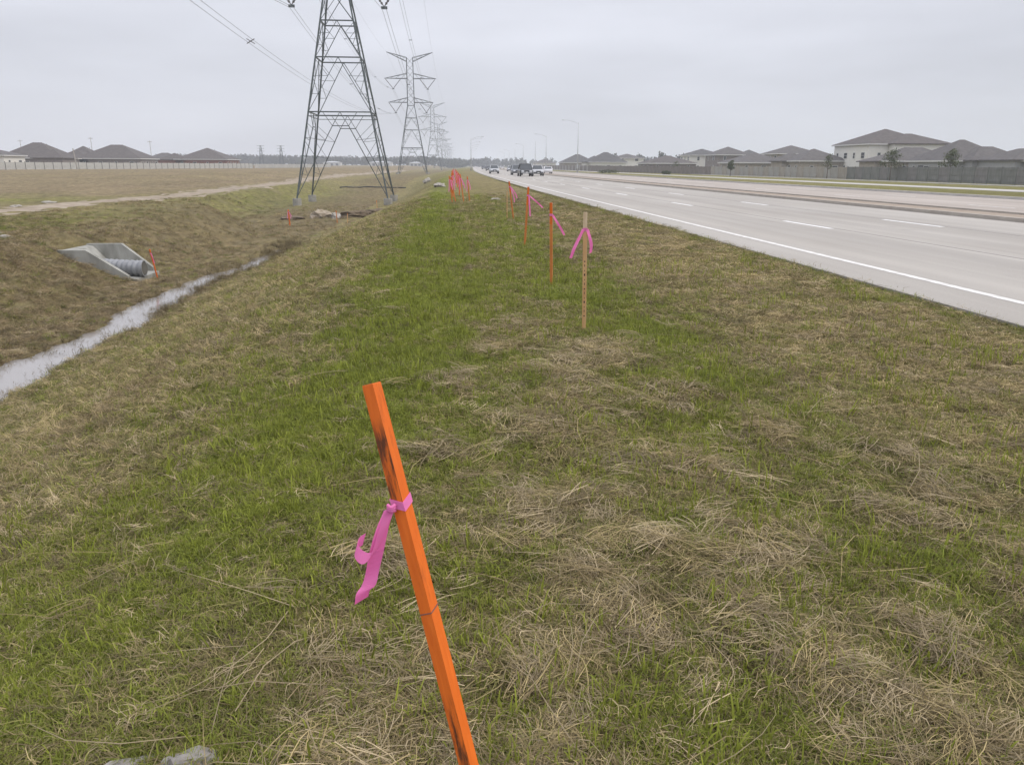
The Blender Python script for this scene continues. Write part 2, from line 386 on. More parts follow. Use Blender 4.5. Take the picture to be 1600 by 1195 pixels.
# water in the ditch
wm = bpy.data.materials.new('ditch_water'); wm.use_nodes = True; t = wm.node_tree; b = t.nodes['Principled BSDF']
b.inputs['Base Color'].default_value = (.27, .25, .235, 1); b.inputs['Roughness'].default_value = .06; b.inputs['IOR'].default_value = 1.6
co = N(t, 'ShaderNodeTexCoord'); bp = N(t, 'ShaderNodeBump'); bp.inputs['Strength'].default_value = .12; bp.inputs['Distance'].default_value = .02
Lk(t, tnoise(t, co.outputs['Object'], 9, 3), bp.inputs['Height']); Lk(t, bp.outputs[0], b.inputs['Normal'])
wr = MB(); wl = np.arange(8, 56, 1.0); vv = []
for y in wl: vv += [(float(chan(y))-1.7, y, -2.985), (float(chan(y))+1.7, y, -2.985)]
wr.add(vv, [(2*i, 2*i+1, 2*i+3, 2*i+2) for i in range(len(wl)-1)])
tag(wr.build('ditch_water', wm), kind='structure')

# ------------------------------------------------------------------ survey stakes
orange = bpy.data.materials.new('orange_paint'); orange.use_nodes = True; t = orange.node_tree; b = t.nodes['Principled BSDF']
b.inputs['Roughness'].default_value = .55; b.inputs['Specular IOR Level'].default_value = .25
co = N(t, 'ShaderNodeTexCoord'); mpn = N(t, 'ShaderNodeMapping'); mpn.inputs['Scale'].default_value = (1, 1, .14); Lk(t, co.outputs['Object'], mpn.inputs[0])
mo = N(t, 'ShaderNodeMix', data_type='RGBA'); mo.inputs['A'].default_value = (.62, .120, .012, 1); mo.inputs['B'].default_value = (.74, .165, .020, 1)
Lk(t, rng_(t, tnoise(t, mpn.outputs[0], 60, 6), .3, .7, 0, 1), mo.inputs['Factor'])
st = N(t, 'ShaderNodeMix', data_type='RGBA'); st.inputs['B'].default_value = (.16, .035, .012, 1)
Lk(t, rng_(t, tnoise(t, mpn.outputs[0], 21, 7, .68), .57, .70, 0, .7), st.inputs['Factor']); Lk(t, mo.outputs['Result'], st.inputs['A'])
ob_ = N(t, 'ShaderNodeSeparateXYZ'); Lk(t, co.outputs['Object'], ob_.inputs[0])
def band_(lo, hi, soft): 
    m_a = N(t, 'ShaderNodeMath', operation='MULTIPLY'); Lk(t, rng_(t, ob_.outputs[2], lo-soft, lo, 0, 1), m_a.inputs[0]); Lk(t, rng_(t, ob_.outputs[2], hi, hi+soft, 1, 0), m_a.inputs[1]); return m_a.outputs[0]
def mul2(a_, b2): m_a = N(t, 'ShaderNodeMath', operation='MULTIPLY'); Lk(t, a_, m_a.inputs[0]); Lk(t, b2, m_a.inputs[1]); return m_a.outputs[0]
ad = N(t, 'ShaderNodeMath', operation='MAXIMUM'); Lk(t, band_(.98, 1.10, .05), ad.inputs[0]); Lk(t, band_(.28, .48, .06), ad.inputs[1])
smear = mul2(mul2(ad.outputs[0], rng_(t, ob_.outputs[0], -.0146, -.0140, 1, 0)), rng_(t, tnoise(t, mpn.outputs[0], 75, 5, .7), .42, .58, 0, .9))
st2 = N(t, 'ShaderNodeMix', data_type='RGBA'); st2.inputs['B'].default_value = (.06, .028, .016, 1)
Lk(t, smear, st2.inputs['Factor']); Lk(t, st.outputs['Result'], st2.inputs['A'])
Lk(t, st2.outputs['Result'], b.inputs['Base Color'])
bp = N(t, 'ShaderNodeBump'); bp.inputs['Strength'].default_value = .35; bp.inputs['Distance'].default_value = .004
Lk(t, tnoise(t, mpn.outputs[0], 160, 4), bp.inputs['Height']); Lk(t, bp.outputs[0], b.inputs['Normal'])
oldor = mat('weathered_orange_paint', (.46, .15, .035), .8, scale=14, col2=(.62, .22, .06), stretch=(1, 1, .2))
lath = mat('bare_lath_wood', (.50, .27, .11), .8, scale=30, col2=(.62, .40, .20), stretch=(1, 1, .12))
tipm = mat('splintered_lath_tip', (.50, .36, .22), .85, scale=40, col2=(.66, .52, .36), stretch=(1, 1, .2))
ink = mat('marker_ink', (.05, .035, .03), .8)
pink = bpy.data.materials.new('pink_flagging'); pink.use_nodes = True; t = pink.node_tree; b = t.nodes['Principled BSDF']
b.inputs['Base Color'].default_value = (.95, .30, .63, 1); b.inputs['Roughness'].default_value = .35
tl = N(t, 'ShaderNodeBsdfTranslucent'); tl.inputs[0].default_value = (1.0, .38, .70, 1); ms = N(t, 'ShaderNodeMixShader'); ms.inputs[0].default_value = .5
Lk(t, b.outputs[0], ms.inputs[1]); Lk(t, tl.outputs[0], ms.inputs[2]); Lk(t, ms.outputs[0], t.nodes['Material Output'].inputs[0])
co = N(t, 'ShaderNodeTexCoord'); bp = N(t, 'ShaderNodeBump'); bp.inputs['Strength'].default_value = .25; bp.inputs['Distance'].default_value = .004
Lk(t, tnoise(t, co.outputs['Object'], 70, 3), bp.inputs['Height']); Lk(t, bp.outputs[0], b.inputs['Normal'])

def ribbon(mb, pts, w, wd, th=.0007):
    """flagging tape: pts centre line, wd list of width directions"""
    a = []
    for p, d in zip(pts, wd):
        p = Vector(p); d = Vector(d).normalized()*w/2; a.append((p-d, p+d))
    n = []
    for i in range(len(a)):
        tdir = (Vector(pts[min(i+1, len(pts)-1)]) - Vector(pts[max(0, i-1)])).normalized()
        n.append(tdir.cross(Vector(wd[i]).normalized()).normalized()*th/2)
    rings = [[a[i][0]-n[i], a[i][1]-n[i], a[i][1]+n[i], a[i][0]+n[i]] for i in range(len(a))]
    mb.loft(rings); return mb
def smooth_path(pts, k=5):
    o = []; P = [Vector(p) for p in pts]; P = [P[0]*2-P[1]] + P + [P[-1]*2-P[-2]]
    for i in range(1, len(P)-2):
        for j in range(k):
            u = j/k; p0, p1, p2, p3 = P[i-1:i+3]
            o.append(.5*((2*p1) + (p2-p0)*u + (2*p0-5*p1+4*p2-p3)*u*u + (3*p1-p0-3*p2+p3)*u**3))
    o.append(P[-2]); return o

# the close stake: leans away and to the ditch side
root = empty('survey_stake', (0.108, 1.275, tz(.108, 1.275)))
tag(root, 'leaning square stake painted bright orange with a pink ribbon tied below its top', 'stake')
base = Vector((0.108, 1.275, tz(.108, 1.275))); top = Vector((-.172, 1.62, 1.145))
ax = (top-base).normalized(); ln = (top-base).length
Rz = Vector((0, 0, 1)).rotation_difference(ax).to_matrix().to_4x4()
tw = Matrix.Rotation(R(59), 4, 'Z')
sh = .0295/2
def sq(z, h, tilt=0): return [(-h, -h, z-tilt), (h, -h, z), (h, h, z+tilt), (-h, h, z)]
mb = MB(); mb.loft([sq(-.06, sh*.8), sq(.3, sh), sq(ln*.5, sh*1.01), sq(ln-.02, sh), sq(ln-.003, sh*.985), sq(ln, sh*.95, .001)])
so = mb.build('stake_body', orange, root); so.matrix_local = Rz @ tw
# pencil line around it
mb = MB(); zb = ln*.585; hh = sh+.0006
for (x0, y0, x1, y1, dz0, dz1) in ((-1, 1, -1, -1, -.002, .0), (-1, -1, 1, -1, .0, .010)):
    mb.bar((x0*hh, y0*hh, zb+dz0), (x1*hh, y1*hh, zb+dz1), .0022, .0022)
pl = mb.build('pencil_line', mat('pencil', (.20, .10, .08), .7), root); pl.matrix_local = Rz @ tw
# ribbon: band and two tails
mr = (Rz @ tw)
band_z = ln*.785
mb = MB(); hh = sh+.0018
ring = []
for i, (x, y, dz) in enumerate(((-1, -1, -.010), (1, -1, .004), (1, 1, .010), (-1, 1, .002), (-1, -1, -.010))):
    ring.append((mr @ Vector((x*hh, y*hh, band_z+dz)), mr.to_3x3() @ Vector((0.1*(i % 2), .1, 1))))
ribbon(mb, [r[0] for r in ring], .020, [r[1] for r in ring])
band = mb.build('ribbon_band', pink, root)
kn = mr @ Vector((-hh*1.35, hh*.75, band_z-.006))
mb = MB(); P = [Vector((kn.x, kn.y, kn.z))]
kx, ky, kz = kn
p = smooth_path([(kx, ky, kz), (kx-.016, ky-.008, kz-.030), (kx-.032, ky-.012, kz-.085), (kx-.046, ky-.002, kz-.145), (kx-.056, ky-.006, kz-.180), (kx-.068, ky-.012, kz-.194), (kx-.074, ky-.006, kz-.218)])
wd = [Vector((1, .25+.3*math.sin(i*.25), .28+.12*math.sin(i*.5))) for i in range(len(p))]
ribbon(mb, p, .034, wd); mb.build('ribbon_tail', pink, root)
mb = MB()
p = smooth_path([(kx-.004, ky-.004, kz-.006), (kx-.020, ky-.014, kz-.045), (kx-.038, ky-.020, kz-.092), (kx-.058, ky-.024, kz-.106), (kx-.076, ky-.016, kz-.096), (kx-.076, ky-.004, kz-.082), (kx-.062, ky+.004, kz-.074)])
wd = [Vector((.85-.55*min(1, i/20), .25, .30+.7*min(1, i/20))) for i in range(len(p))]
ribbon(mb, p, .027, wd); mb.build('ribbon_tail', pink, root)
mb = MB(); 
for k in range(3): mb.tube(smooth_path([kn + Vector((-.008, -.004, .009-.006*k)), kn + Vector((.0, -.009, .004-.004*k)), kn + Vector((.008, -.002, .008-.007*k))], 4), .0038, 7)
mb.build('ribbon_knot', pink, root, True)

def stake(X, Y, h, lean, w, mats, ribs, label, group=None, tip=None, tipf=.12, dots=False):
    """thin lath stake with flagging tails; lean = (dx, dy) at the top; ribs = list of tail end offsets"""
    z0 = tz(X, Y); r = empty('survey_stake', (X, Y, z0)); tag(r, label, 'stake', group)
    ax = Vector((lean[0], lean[1], h)); M = Vector((0, 0, 1)).rotation_difference(ax.normalized()).to_matrix().to_4x4() @ Matrix.Rotation(R(random.uniform(-25, 25)), 4, 'Z')
    L = ax.length; a, b_ = w
    def rc(z, k=1.0): return [(-a/2*k, -b_/2*k, z), (a/2*k, -b_/2*k, z), (a/2*k, b_/2*k, z), (-a/2*k, b_/2*k, z)]
    cut = L*(1-tipf)
    o = MB().loft([rc(-.1, .6), rc(.08), rc(L*.5, 1.01), rc(cut)]).build('stake_body', mats[0], r); o.matrix_local = M
    o = MB().loft([rc(cut+.0005), rc(L-.006), rc(L, .85)]).build('stake_tip', mats[1], r); o.matrix_local = M
    if dots:
        for k in range(13):
            zz = L*(.13+.5*k/13); e = .003+.003*(k % 3 == 0); d = MB().box((-e, -b_/2-.0012, zz), (e, -b_/2+.001, zz+.012+.01*(k % 2))).build('ink_mark', ink, r); d.matrix_local = M
    kz = M @ Vector((0, 0, L*.86))
    if ribs:
        mb = MB(); h2x, h2y = a/2+.002, b_/2+.002
        q = [(M @ Vector((sx*h2x, sy*h2y, L*.86))) for sx, sy in ((-1, -1), (1, -1), (1, 1), (-1, 1), (-1, -1))]
        ribbon(mb, q, .03, [ax.normalized()]*5); mb.build('ribbon_band', pink, r)
        for (dx, dy, dz, bend) in ribs:
            k0 = kz + Vector((math.copysign(a/2, dx), -b_/2-.004, 0))
            e = k0 + Vector((dx, dy, dz)); bv = Vector((bend*.5, -.012, 0))
            pth = smooth_path([k0, k0.lerp(e, .33)+bv*.7, k0.lerp(e, .66)+bv, e], 4)
            wdv = [Vector((1, .4*math.sin(i*.7), .55*math.copysign(1, dx)*.5+.1*i/len(pth))) for i in range(len(pth))]
            ribbon(MB_ := MB(), pth, .030, wdv, .001); MB_.build('ribbon_tail', pink, r)
    return r
stake(1.33, 7.42, 1.16, (-.02, .0), (.038, .018), (lath, tipm), [(-.12, -.02, -.27, -.02), (.035, -.02, -.22, .03)], 'bare wood lath stake with a row of ink marks and two spread pink tails', tipf=.16, dots=True)
stake(1.41, 10.51, 1.14, (-.025, .0), (.036, .018), (oldor, orange), [(.17, .02, -.27, .01)], 'dull orange lath stake with one pink tail beside the bare lath', tipf=.25)
stake(1.53, 15.56, 1.19, (.07, .03), (.04, .02), (oldor, orange), [(.28, .02, -.24, .02), (.025, -.01, -.40, .0)], 'tilted orange lath stake with long pink tails crossing its top', tipf=.3)
stake(1.98, 23.6, 1.13, (-.14, .0), (.042, .02), (oldor, orange), [(.12, 0, -.45, .05), (.2, 0, -.33, .06)], 'orange lath stake beside a thin bare pole, its pink tails bunched', tipf=.3)
stake(1.78, 23.6, .85, (.0, .0), (.022, .018), (lath, lath), [], 'thin bare wood stake without ribbon beside an orange lath')
gl = 'small orange stake with faded pink ribbon in the crowded far row on the bank'
for i, (x, y, lx, h) in enumerate(((.21, 34.6, -.12, 1.15), (.36, 35.2, -.2, 1.1), (.72, 35.0, -.15, 1.2), (1.0, 35.8, -.1, 1.1), (.28, 40, -.05, 1.2), (.62, 42, .05, 1.15), (.25, 47, .1, 1.2), (.75, 49, -.06, 1.2), (.30, 55, .05, 1.2), (.75, 60, 0, 1.2), (.35, 66, .05, 1.2), (.8, 74, 0, 1.2), (.5, 84, .05, 1.2), (.9, 95, .0, 1.2), (.7, 108, .0, 1.2))):
    k = 1 if i < 6 else 1.4
    stake(x+float(curve(y)), y, h, (lx, 0), (.045*k, .03*k), (orange if i > 3 else oldor, orange), [(.10+.03*(i % 3), 0, -.42, .05), (-.02, 0, -.5, .02)], gl, 'row of ribboned stakes far along the bank')
stake(-11.89, 32.5, 1.2, (-.18, 0), (.05, .025), (orange, orange), [(.08, 0, -.4, .02)], 'orange stake with pink ribbon beside the concrete pipe outlet')
stake(-11.95, 60.5, 1.25, (-.05, 0), (.09, .05), (orange, orange), [(.16, 0, -.35, .06), (.1, 0, -.5, .05), (-.05, 0, -.5, 0)], 'bright orange stake wrapped in pink ribbon on the ditch floor')
stake(-8.86, 63.8, .95, (-.05, 0), (.06, .03), (oldor, orange), [], 'orange stake without ribbon in front of the ditch rubble')
stake(-7.96, 63.1, .75, (.03, 0), (.05, .03), (lath, oldor), [], 'short pale stake without ribbon beside the ditch rubble')
stake(-6.52, 73.9, 1.15, (-.05, 0), (.06, .03), (lath, oldor), [], 'pale brown stake at the foot of the bank near the pylon pier')

# ------------------------------------------------------------------ concrete outlet and corrugated pipe
cw = mat('outlet_concrete', (.20, .195, .17), .9, scale=2.2, col2=(.40, .395, .36), bump=.4, bscale=30, stretch=(1, 1, .35), detail=9)
r = tag(empty('drain_outlet', (-14.6, 33.2, -2.9)), 'pale concrete drain outlet with sloping side walls set into the far ditch bank', 'outlet')
def wall(y0, y1, xs):
    poly = [(-15.4, -3.2), (-12.75, -3.2), (-12.75, -2.68), (xs, -1.66), (-15.4, -1.66)]
    rg = [[(x+14.6, y-33.2, z+2.9) for x, z in poly] for y in (y0, y1)]
    return MB().loft(rg)
wall(31.75, 31.97, -14.25).build('side_wall', cw, r); wall(34.45, 34.67, -13.95).build('side_wall', cw, r)
MB().loft([[(x+14.6, y-33.2, z+2.9) for x, z in ((-15.4, -3.2), (-12.5, -3.2), (-12.5, -2.84), (-14.2, -2.74), (-15.1, -1.75), (-15.4, -1.7))] for y in (31.98, 34.44)]).build('apron', cw, r)
pm = mat('galvanised_corrugated_metal', (.22, .225, .235), .55, scale=5, col2=(.32, .325, .335), metallic=.3)
pr_ = tag(empty('drain_pipe', (-15.2, 33.4, -2.8)), 'grey corrugated metal drain pipe lying between the outlet walls', 'pipe')
pts = []; rad = []
for k in range(97):
    pts.append((k*.028, -.0072*k, .36-.0006*k)); rad.append(.30+.025*math.cos(k*2*math.pi/8))
MB().tube(pts, rad, 28).build('corrugated_barrel', pm, pr_, True)
mo_ = MB().tube([(2.69, -.69, .302), (2.72, -.7, .302)], .265, 28).build('pipe_mouth', mat('pipe_mouth_shade', (.13, .125, .11), .9), pr_)  # closed disc, coloured dark to paint the shade inside the pipe
rim = MB()
n = 28
rg = []
for x, rr in ((2.62, .285), (2.62, .335), (2.76, .335), (2.76, .285)): rg.append([(x, -.69 + rr*math.cos(2*math.pi*k/n), .302 + rr*math.sin(2*math.pi*k/n)) for k in range(n)])
rim.loft(rg + [rg[0]], False); rim.build('pipe_rim', pm, pr_)

# stones
stone_m = mat('pale_stone', (.17, .155, .14), .9, scale=14, col2=(.34, .315, .285), bump=.6, bscale=40)
def stone(x, y, sx, sy, sz, label, cat='stone', group=None, name='stone', m=stone_m, seed=0, dz=0.0):
    bm = bmesh.new(); bmesh.ops.create_icosphere(bm, subdivisions=3, radius=1)
    rr = random.Random(seed); off = [rr.uniform(0, 50) for _ in range(3)]
    from mathutils import noise as mn
    for v in bm.verts:
        k = 1 + .42*mn.noise(v.co*1.5 + Vector(off)) + .25*mn.noise(v.co*4 + Vector(off)); v.co = v.co*k
        v.co.x *= sx; v.co.y *= sy; v.co.z *= sz
    me = bpy.data.meshes.new(name); bm.to_mesh(me); bm.free(); me.materials.append(m)
    o = ob(name, me, None, (x, y, tz(x, y)+sz*.25+dz)); o.rotation_euler[2] = rr.uniform(0, 3)
    return tag(o, label, cat, group)
stone(-.94, 1.77, .13, .06, .034, 'flat grey stone half buried in the dead grass by a smaller one', seed=1)
stone(-.73, 1.80, .08, .05, .034, 'smaller mauve grey stone in the straw beside a flat one', seed=2)
rub = mat('pale_rubble', (.26, .235, .20), .9, scale=5, col2=(.40, .37, .33), bump=.5)
dk = mat('dark_spoil', (.085, .062, .042), .95, scale=4, col2=(.19, .145, .095), bump=.8, bscale=10)
for i, (x, y, sx, sy, sz, m, lab, nm) in enumerate((
    (-11.1, 70.3, 1.0, .6, .5, mat('tan_rubble', (.26, .21, .15), .95, scale=3, col2=(.38, .32, .25), bump=.5), 'broad tan rubble block lying on the ditch floor', 'rubble_block'),
    (-9.7, 69.6, .7, .45, .38, rub, 'small white rubble block between tan block and dark spoil', 'rubble_block'),
    (-8.3, 70.5, 1.6, .9, .45, dk, 'dark heap of dug earth behind the ditch stakes', 'earth_heap'),
    (-6.4, 72.5, 1.3, .8, .30, dk, 'lower dark earth heap at the foot of the bank', 'earth_heap'),
    (-13.4, 69, 1.2, .8, .25, dk, 'flat brown earth heap before the pylon piers', 'earth_heap'),
    (-3.5, 143, .8, .7, .55, rub, 'white boulder beside the long black pipe', 'boulder'),
    (2.3, 37.5, .4, .22, .10, rub, 'pale flat concrete lump beside the far stakes', 'rubble_block'),
    (3.3, 36.5, .12, .1, .1, dk, 'small dark clod near the pale concrete lump', 'earth_clod'),
    (-.6, 62, .5, .4, .25, rub, 'whitish lump by the crowded stake row', 'rubble_block'),
    (-27.4, 52.5, .45, .25, .08, rub, 'low whitish gravel lump on the track verge', 'rubble_block'),
    (-28.2, 58.5, .6, .3, .10, rub, 'long whitish gravel lump across the dirt track', 'rubble_block'),
    (-19.2, 33.6, .8, .45, .16, dk, 'dark eroded clod above the drain outlet', 'earth_clod'),
    (-17.6, 32.6, .3, .14, .10, rub, 'small white stone above the drain outlet', 'stone'),
    (-18.8, 34.2, .25, .12, .08, rub, 'tiny white stone on the eroded bank', 'stone'))):
    stone(x, y, sx, sy, sz, lab, {'earth_heap': 'earth heap', 'earth_clod': 'clod', 'rubble_block': 'rubble'}.get(nm, nm), None, nm, m, 10+i)
blk = mat('black_plastic', (.03, .03, .032), .6)
p0 = [(x, y, tz(x, y)+.09) for x, y in [(-19.5+k*1.2, 146+.5*math.sin(k*.4)) for k in range(11)]]
tag(MB().tube(p0, .11, 8).build('drain_hose', blk, None, True), 'long black pipe lying across the far end of the ditch', 'pipe')

# ------------------------------------------------------------------ lattice towers
steel = mat('galvanised_steel', (.065, .08, .08), .6, scale=2, col2=(.115, .13, .13), metallic=.3)
pier = mat('pier_concrete', (.24, .23, .205), .9, scale=2, col2=(.36, .345, .31))
glassd = mat('insulator_glaze', (.10, .09, .09), .3, spec=.5)
ZF, ZW, ZT = -2.2, 21.2, 36.4
HF, HW = 5.15, 1.15
def hwid(z): return HF + (HW-HF)*(min(z, ZW)-ZF)/(ZW-ZF)
LEV = [ZF, 7.4, 13.3, 17.2, ZW]
ATT = []                                    # conductor attachment points, local
def tower_bars():
    """list of (part name, p, q, width)"""
    B = []
    cor = [(-1, -1), (1, -1), (1, 1), (-1, 1)]
    P = lambda c, z: Vector((c[0]*hwid(z), c[1]*hwid(z), z))
    for c in cor:
        B.append(('leg', P(c, ZF), P(c, ZW), .17)); B.append(('mast_post', Vector((c[0]*HW, c[1]*HW, ZW)), Vector((c[0]*HW*.9, c[1]*HW*.9, ZT)), .20))
    for k in range(4):
        a, b_ = cor[k], cor[(k+1) % 4]
        for i in range(len(LEV)-1):
            z0, z1 = LEV[i], LEV[i+1]
            A0, A1, B0, B1 = P(a, z0), P(a, z1), P(b_, z0), P(b_, z1); mid = (A1+B1)/2
            if i < 3: B.append(('horizontal_strut', A1, B1, .17)) 
            if i == 0: B.append(('horizontal_strut', A1-Vector((0, 0, .45)), B1-Vector((0, 0, .45)), .09))
            if i == 3:
                B.append(('brace', A0, B1, .10)); B.append(('brace', B0, A1, .10)); B.append(('horizontal_strut', A1, B1, .14)); continue
            if i == 0:
                # portal: knee truss below the big horizontal
                zt = 5.9; m0 = mid.copy(); m0.z = zt; d = (B1-A1)*.13
                B.append(('horizontal_strut', m0-d, m0+d, .12))
                for (q0, q1, sg) in ((A0, A1, -1), (B0, B1, 1)):
                    e = m0 + d*sg; B.append(('brace', q0.lerp(q1, .03), e, .13)); B.append(('brace', e, mid, .10)); B.append(('brace', e, q1.lerp(mid, .45), .09))
                    for u, w_ in ((.3, .36), (.55, .60), (.8, .84)):
                        v = q0.lerp(q1, .03).lerp(e, u); l = q0.lerp(q1, w_*(e.z-q0.z)/(q1.z-q0.z)); B.append(('brace', v, l, .07))
                        l2 = q0.lerp(q1, min(.98, (w_+.16)*(e.z-q0.z)/(q1.z-q0.z)+.03)); B.append(('brace', v, l2, .07))
            else:
                for (q0, q1) in ((A0, A1), (B0, B1)):
                    B.append(('brace', q0, mid, .11))
                    for u in (.33, .66):
                        v = q0.lerp(mid, u); l = q0.lerp(q1, u); B.append(('brace', v, l, .07)); B.append(('brace', v, q0.lerp(q1, min(.97, u+.3)), .07))
        # mast
        n = 7
        for j in range(n):
            z0 = ZW+(ZT-ZW)*j/n; z1 = ZW+(ZT-ZW)*(j+1)/n; k0 = HW*(1-.1*j/n); k1 = HW*(1-.1*(j+1)/n)
            B.append(('brace', Vector((a[0]*k0, a[1]*k0, z0)), Vector((b_[0]*k1, b_[1]*k1, z1)), .08)); B.append(('brace', Vector((b_[0]*k0, b_[1]*k0, z0)), Vector((a[0]*k1, a[1]*k1, z1)), .08))
    for za, tipx, up in ((22.2, 7.6, 1.5), (29.8, 8.7, 1.6), (35.2, 7.7, 1.2)):
        for sx in (-1, 1):
            tz_ = za if za < 35 else 38.1
            tip = Vector((sx*tipx, 0, tz_))
            for sy in (-1, 1):
                lo = Vector((sx*HW*.95, sy*HW*.95, za)); hi = Vector((sx*HW*.95, sy*HW*.95, za+up))
                B.append(('arm_chord', lo, tip, .15)); B.append(('arm_chord', hi, tip, .13))
                for u in (.25, .5, .75): B.append(('arm_brace', lo.lerp(tip, u), hi.lerp(tip, u-.2), .07))
            for u in (.2, .4, .6, .8):
                l1 = Vector((sx*HW*.95, -HW*.95, za)).lerp(tip, u); l2 = Vector((sx*HW*.95, HW*.95, za)).lerp(tip, u); B.append(('arm_brace', l1, l2, .07))
    return B
BARS = tower_bars()
INS = []
for za, t0, t1, yk in ((22.2, 2.9, 7.5, 5.2), (29.8, 3.1, 8.5, 5.8)):
    for sx in (-1, 1):
        INS.append((Vector((sx*t0, 0, za)), Vector((sx*yk, 0, za-3.2)))); INS.append((Vector((sx*t1, 0, za)), Vector((sx*yk, 0, za-3.2)))); ATT.append(Vector((sx*yk, 0, za-3.45)))
ATT_S = [Vector((sx*7.7, 0, 38.1)) for sx in (-1, 1)]
def insul(p, q, n=6):
    k = 26; pts = [p.lerp(q, i/k) for i in range(k+1)]; rad = [.05 if (i < 3 or i > k-2) else (.16 if i % 2 else .07) for i in range(k+1)]
    return MB().tube(pts, rad, n)
def footings(r, zoff, X, Y, dz):
    for sx in (-1, 1):
        for sy in (-1, 1):
            zg = tz(X+sx*HF, Y+sy*HF)
            v = MB().tube([(sx*HF, sy*HF, zg-dz-.6), (sx*HF, sy*HF, max(ZF+.12, zg-dz+.5))], .5, 16)
            v.build('footing', pier, r)
def full_tower(X, Y, dz, label):
    r = tag(empty('transmission_tower', (X, Y, dz)), label, 'pylon', 'pylons of the power line')
    for (nm, p, q, w) in BARS: MB().bar(p, q, w*(.6 if 'brace' in nm else .75 if 'strut' in nm else 1)).build(nm, steel, r)
    for p, q in INS: insul(p, q).build('insulator_string', glassd, r, True)
    for a_ in ATT: MB().box((a_.x-.35, -.06, a_.z), (a_.x+.35, .06, a_.z+.3)).build('yoke_plate', steel, r)
    footings(r, 0, X, Y, dz); return r
TW = [(-12.0, 97, 0.0), (-11.83, 280, 0.0), (-8.33, 500, .4), (-6.75, 720, .6), (-3.9, 940, .8), (-.4, 1160, .8), (3.7, 1380, .6), (8, 1600, .5)]
LB = ['tall lattice pylon on concrete piers standing in the ditch, its arms cut off by the sky edge',
      'whole lattice pylon with spread arms, next behind the one standing in the ditch', 'hazy lattice pylon, third of the row after the one in the ditch']
t1 = full_tower(*TW[0], 'tall lattice pylon on round concrete piers standing in the ditch')
for X, Y, dz in TW[1:3]:
    c_ = t1.copy(); C.objects.link(c_); c_.location = (X, Y, dz)
    for ch in t1.children:
        if ch.name.startswith('footing'): continue
        k = ch.copy(); C.objects.link(k); k.parent = c_
    footings(c_, 0, X, Y, dz)
    tag(c_, LB[1] if Y < 300 else LB[2])
groups = {}
for (nm, p, q, w) in BARS: groups.setdefault('leg' if nm in ('leg', 'mast_post') else ('arm_frame' if nm.startswith('arm') else 'bracing'), MB()).bar(p, q, w*1.15)
gme = {k: v.mesh(k, steel) for k, v in groups.items()}
for X, Y, dz in TW[3:]:
    r = tag(empty('transmission_tower', (X, Y, dz)), 'faint distant lattice pylon fading into the haze beyond the third one', 'pylon', 'pylons of the power line')
    for k, me in gme.items(): ob(k, me, r)

# conductors
wire_m = mat('aluminium_wire', (.20, .20, .21), .5, metallic=.4)
TP = [Vector((-12.5, -140, .3))] + [Vector(p) for p in TW]
def span(p, q, sag, n=22):
    o = []
    for i in range(n+1):
        u = i/n; v = p.lerp(q, u); v.z -= sag*4*u*(1-u); o.append(v)
    return o
def line_thing(att, twin, label, rad, sag):
    r = tag(empty('overhead_line', TP[1] + att), label, 'power line', 'wires of the power line'); o0 = Vector(r.location)
    offs = (-.23, .23) if twin else (0,)
    for dx in offs:
        mb = MB()
        for i in range(len(TP)-1):
            L = (TP[i+1]-TP[i]).length; pts = span(TP[i]+att+Vector((dx, 0, 0)), TP[i+1]+att+Vector((dx, 0, 0)), sag*(L/220)**2, 26 if i < 3 else 10)
            mb.tube([p-o0 for p in pts], rad*(1 if i < 2 else 1.3), 4)
        mb.build('conductor', wire_m, r)
    if twin:
        for u in (.3, .62, .85):
            p = span(TP[1]+att, TP[2]+att, sag*(183/220)**2, 100)[int(u*100)] - o0
            MB().box((p.x-.3, p.y-.05, p.z-.05), (p.x+.3, p.y+.05, p.z+.05)).build('spacer', steel, r)
nm_ = {(-1, 0): 'twin wires hung from the lower pylon arms on the field side', (1, 0): 'twin wires hung from the lower pylon arms on the road side',
       (-1, 1): 'twin wires hung from the upper pylon arms on the field side', (1, 1): 'twin wires hung from the upper pylon arms on the road side'}
for i, a_ in enumerate(ATT): line_thing(a_, True, nm_[(-1 if a_.x < 0 else 1, i//2)], .022, 5.0)
line_thing(ATT_S[0], False, 'single thin wire from the pylon peaks on the field side', .016, 3.5); line_thing(ATT_S[1], False, 'single thin wire from the pylon peaks on the road side', .016, 3.5)
r = tag(empty('overhead_line', (-30, 150, 20)), 'twin wires with cross shaped spacer spanning open sky over the field', 'power line')
for dx in (-.45, .45):
    pts = [(-30+dx, y, 19.3 + 1.6e-4*(y-200)**2 + .3*dx) for y in np.linspace(-60, 430, 60)]
    MB().tube([(p[0]+30, p[1]-150, p[2]-20) for p in pts], .03, 5).build('conductor', wire_m, r)
mb = MB(); zc = 19.3+1.6e-4*(132-200)**2-20
mb.bar((-.6, -18, zc-.35), (.6, -18, zc+.35), .12); mb.bar((-.6, -18, zc+.35), (.6, -18, zc-.35), .12); mb.build('spacer', glassd, r)

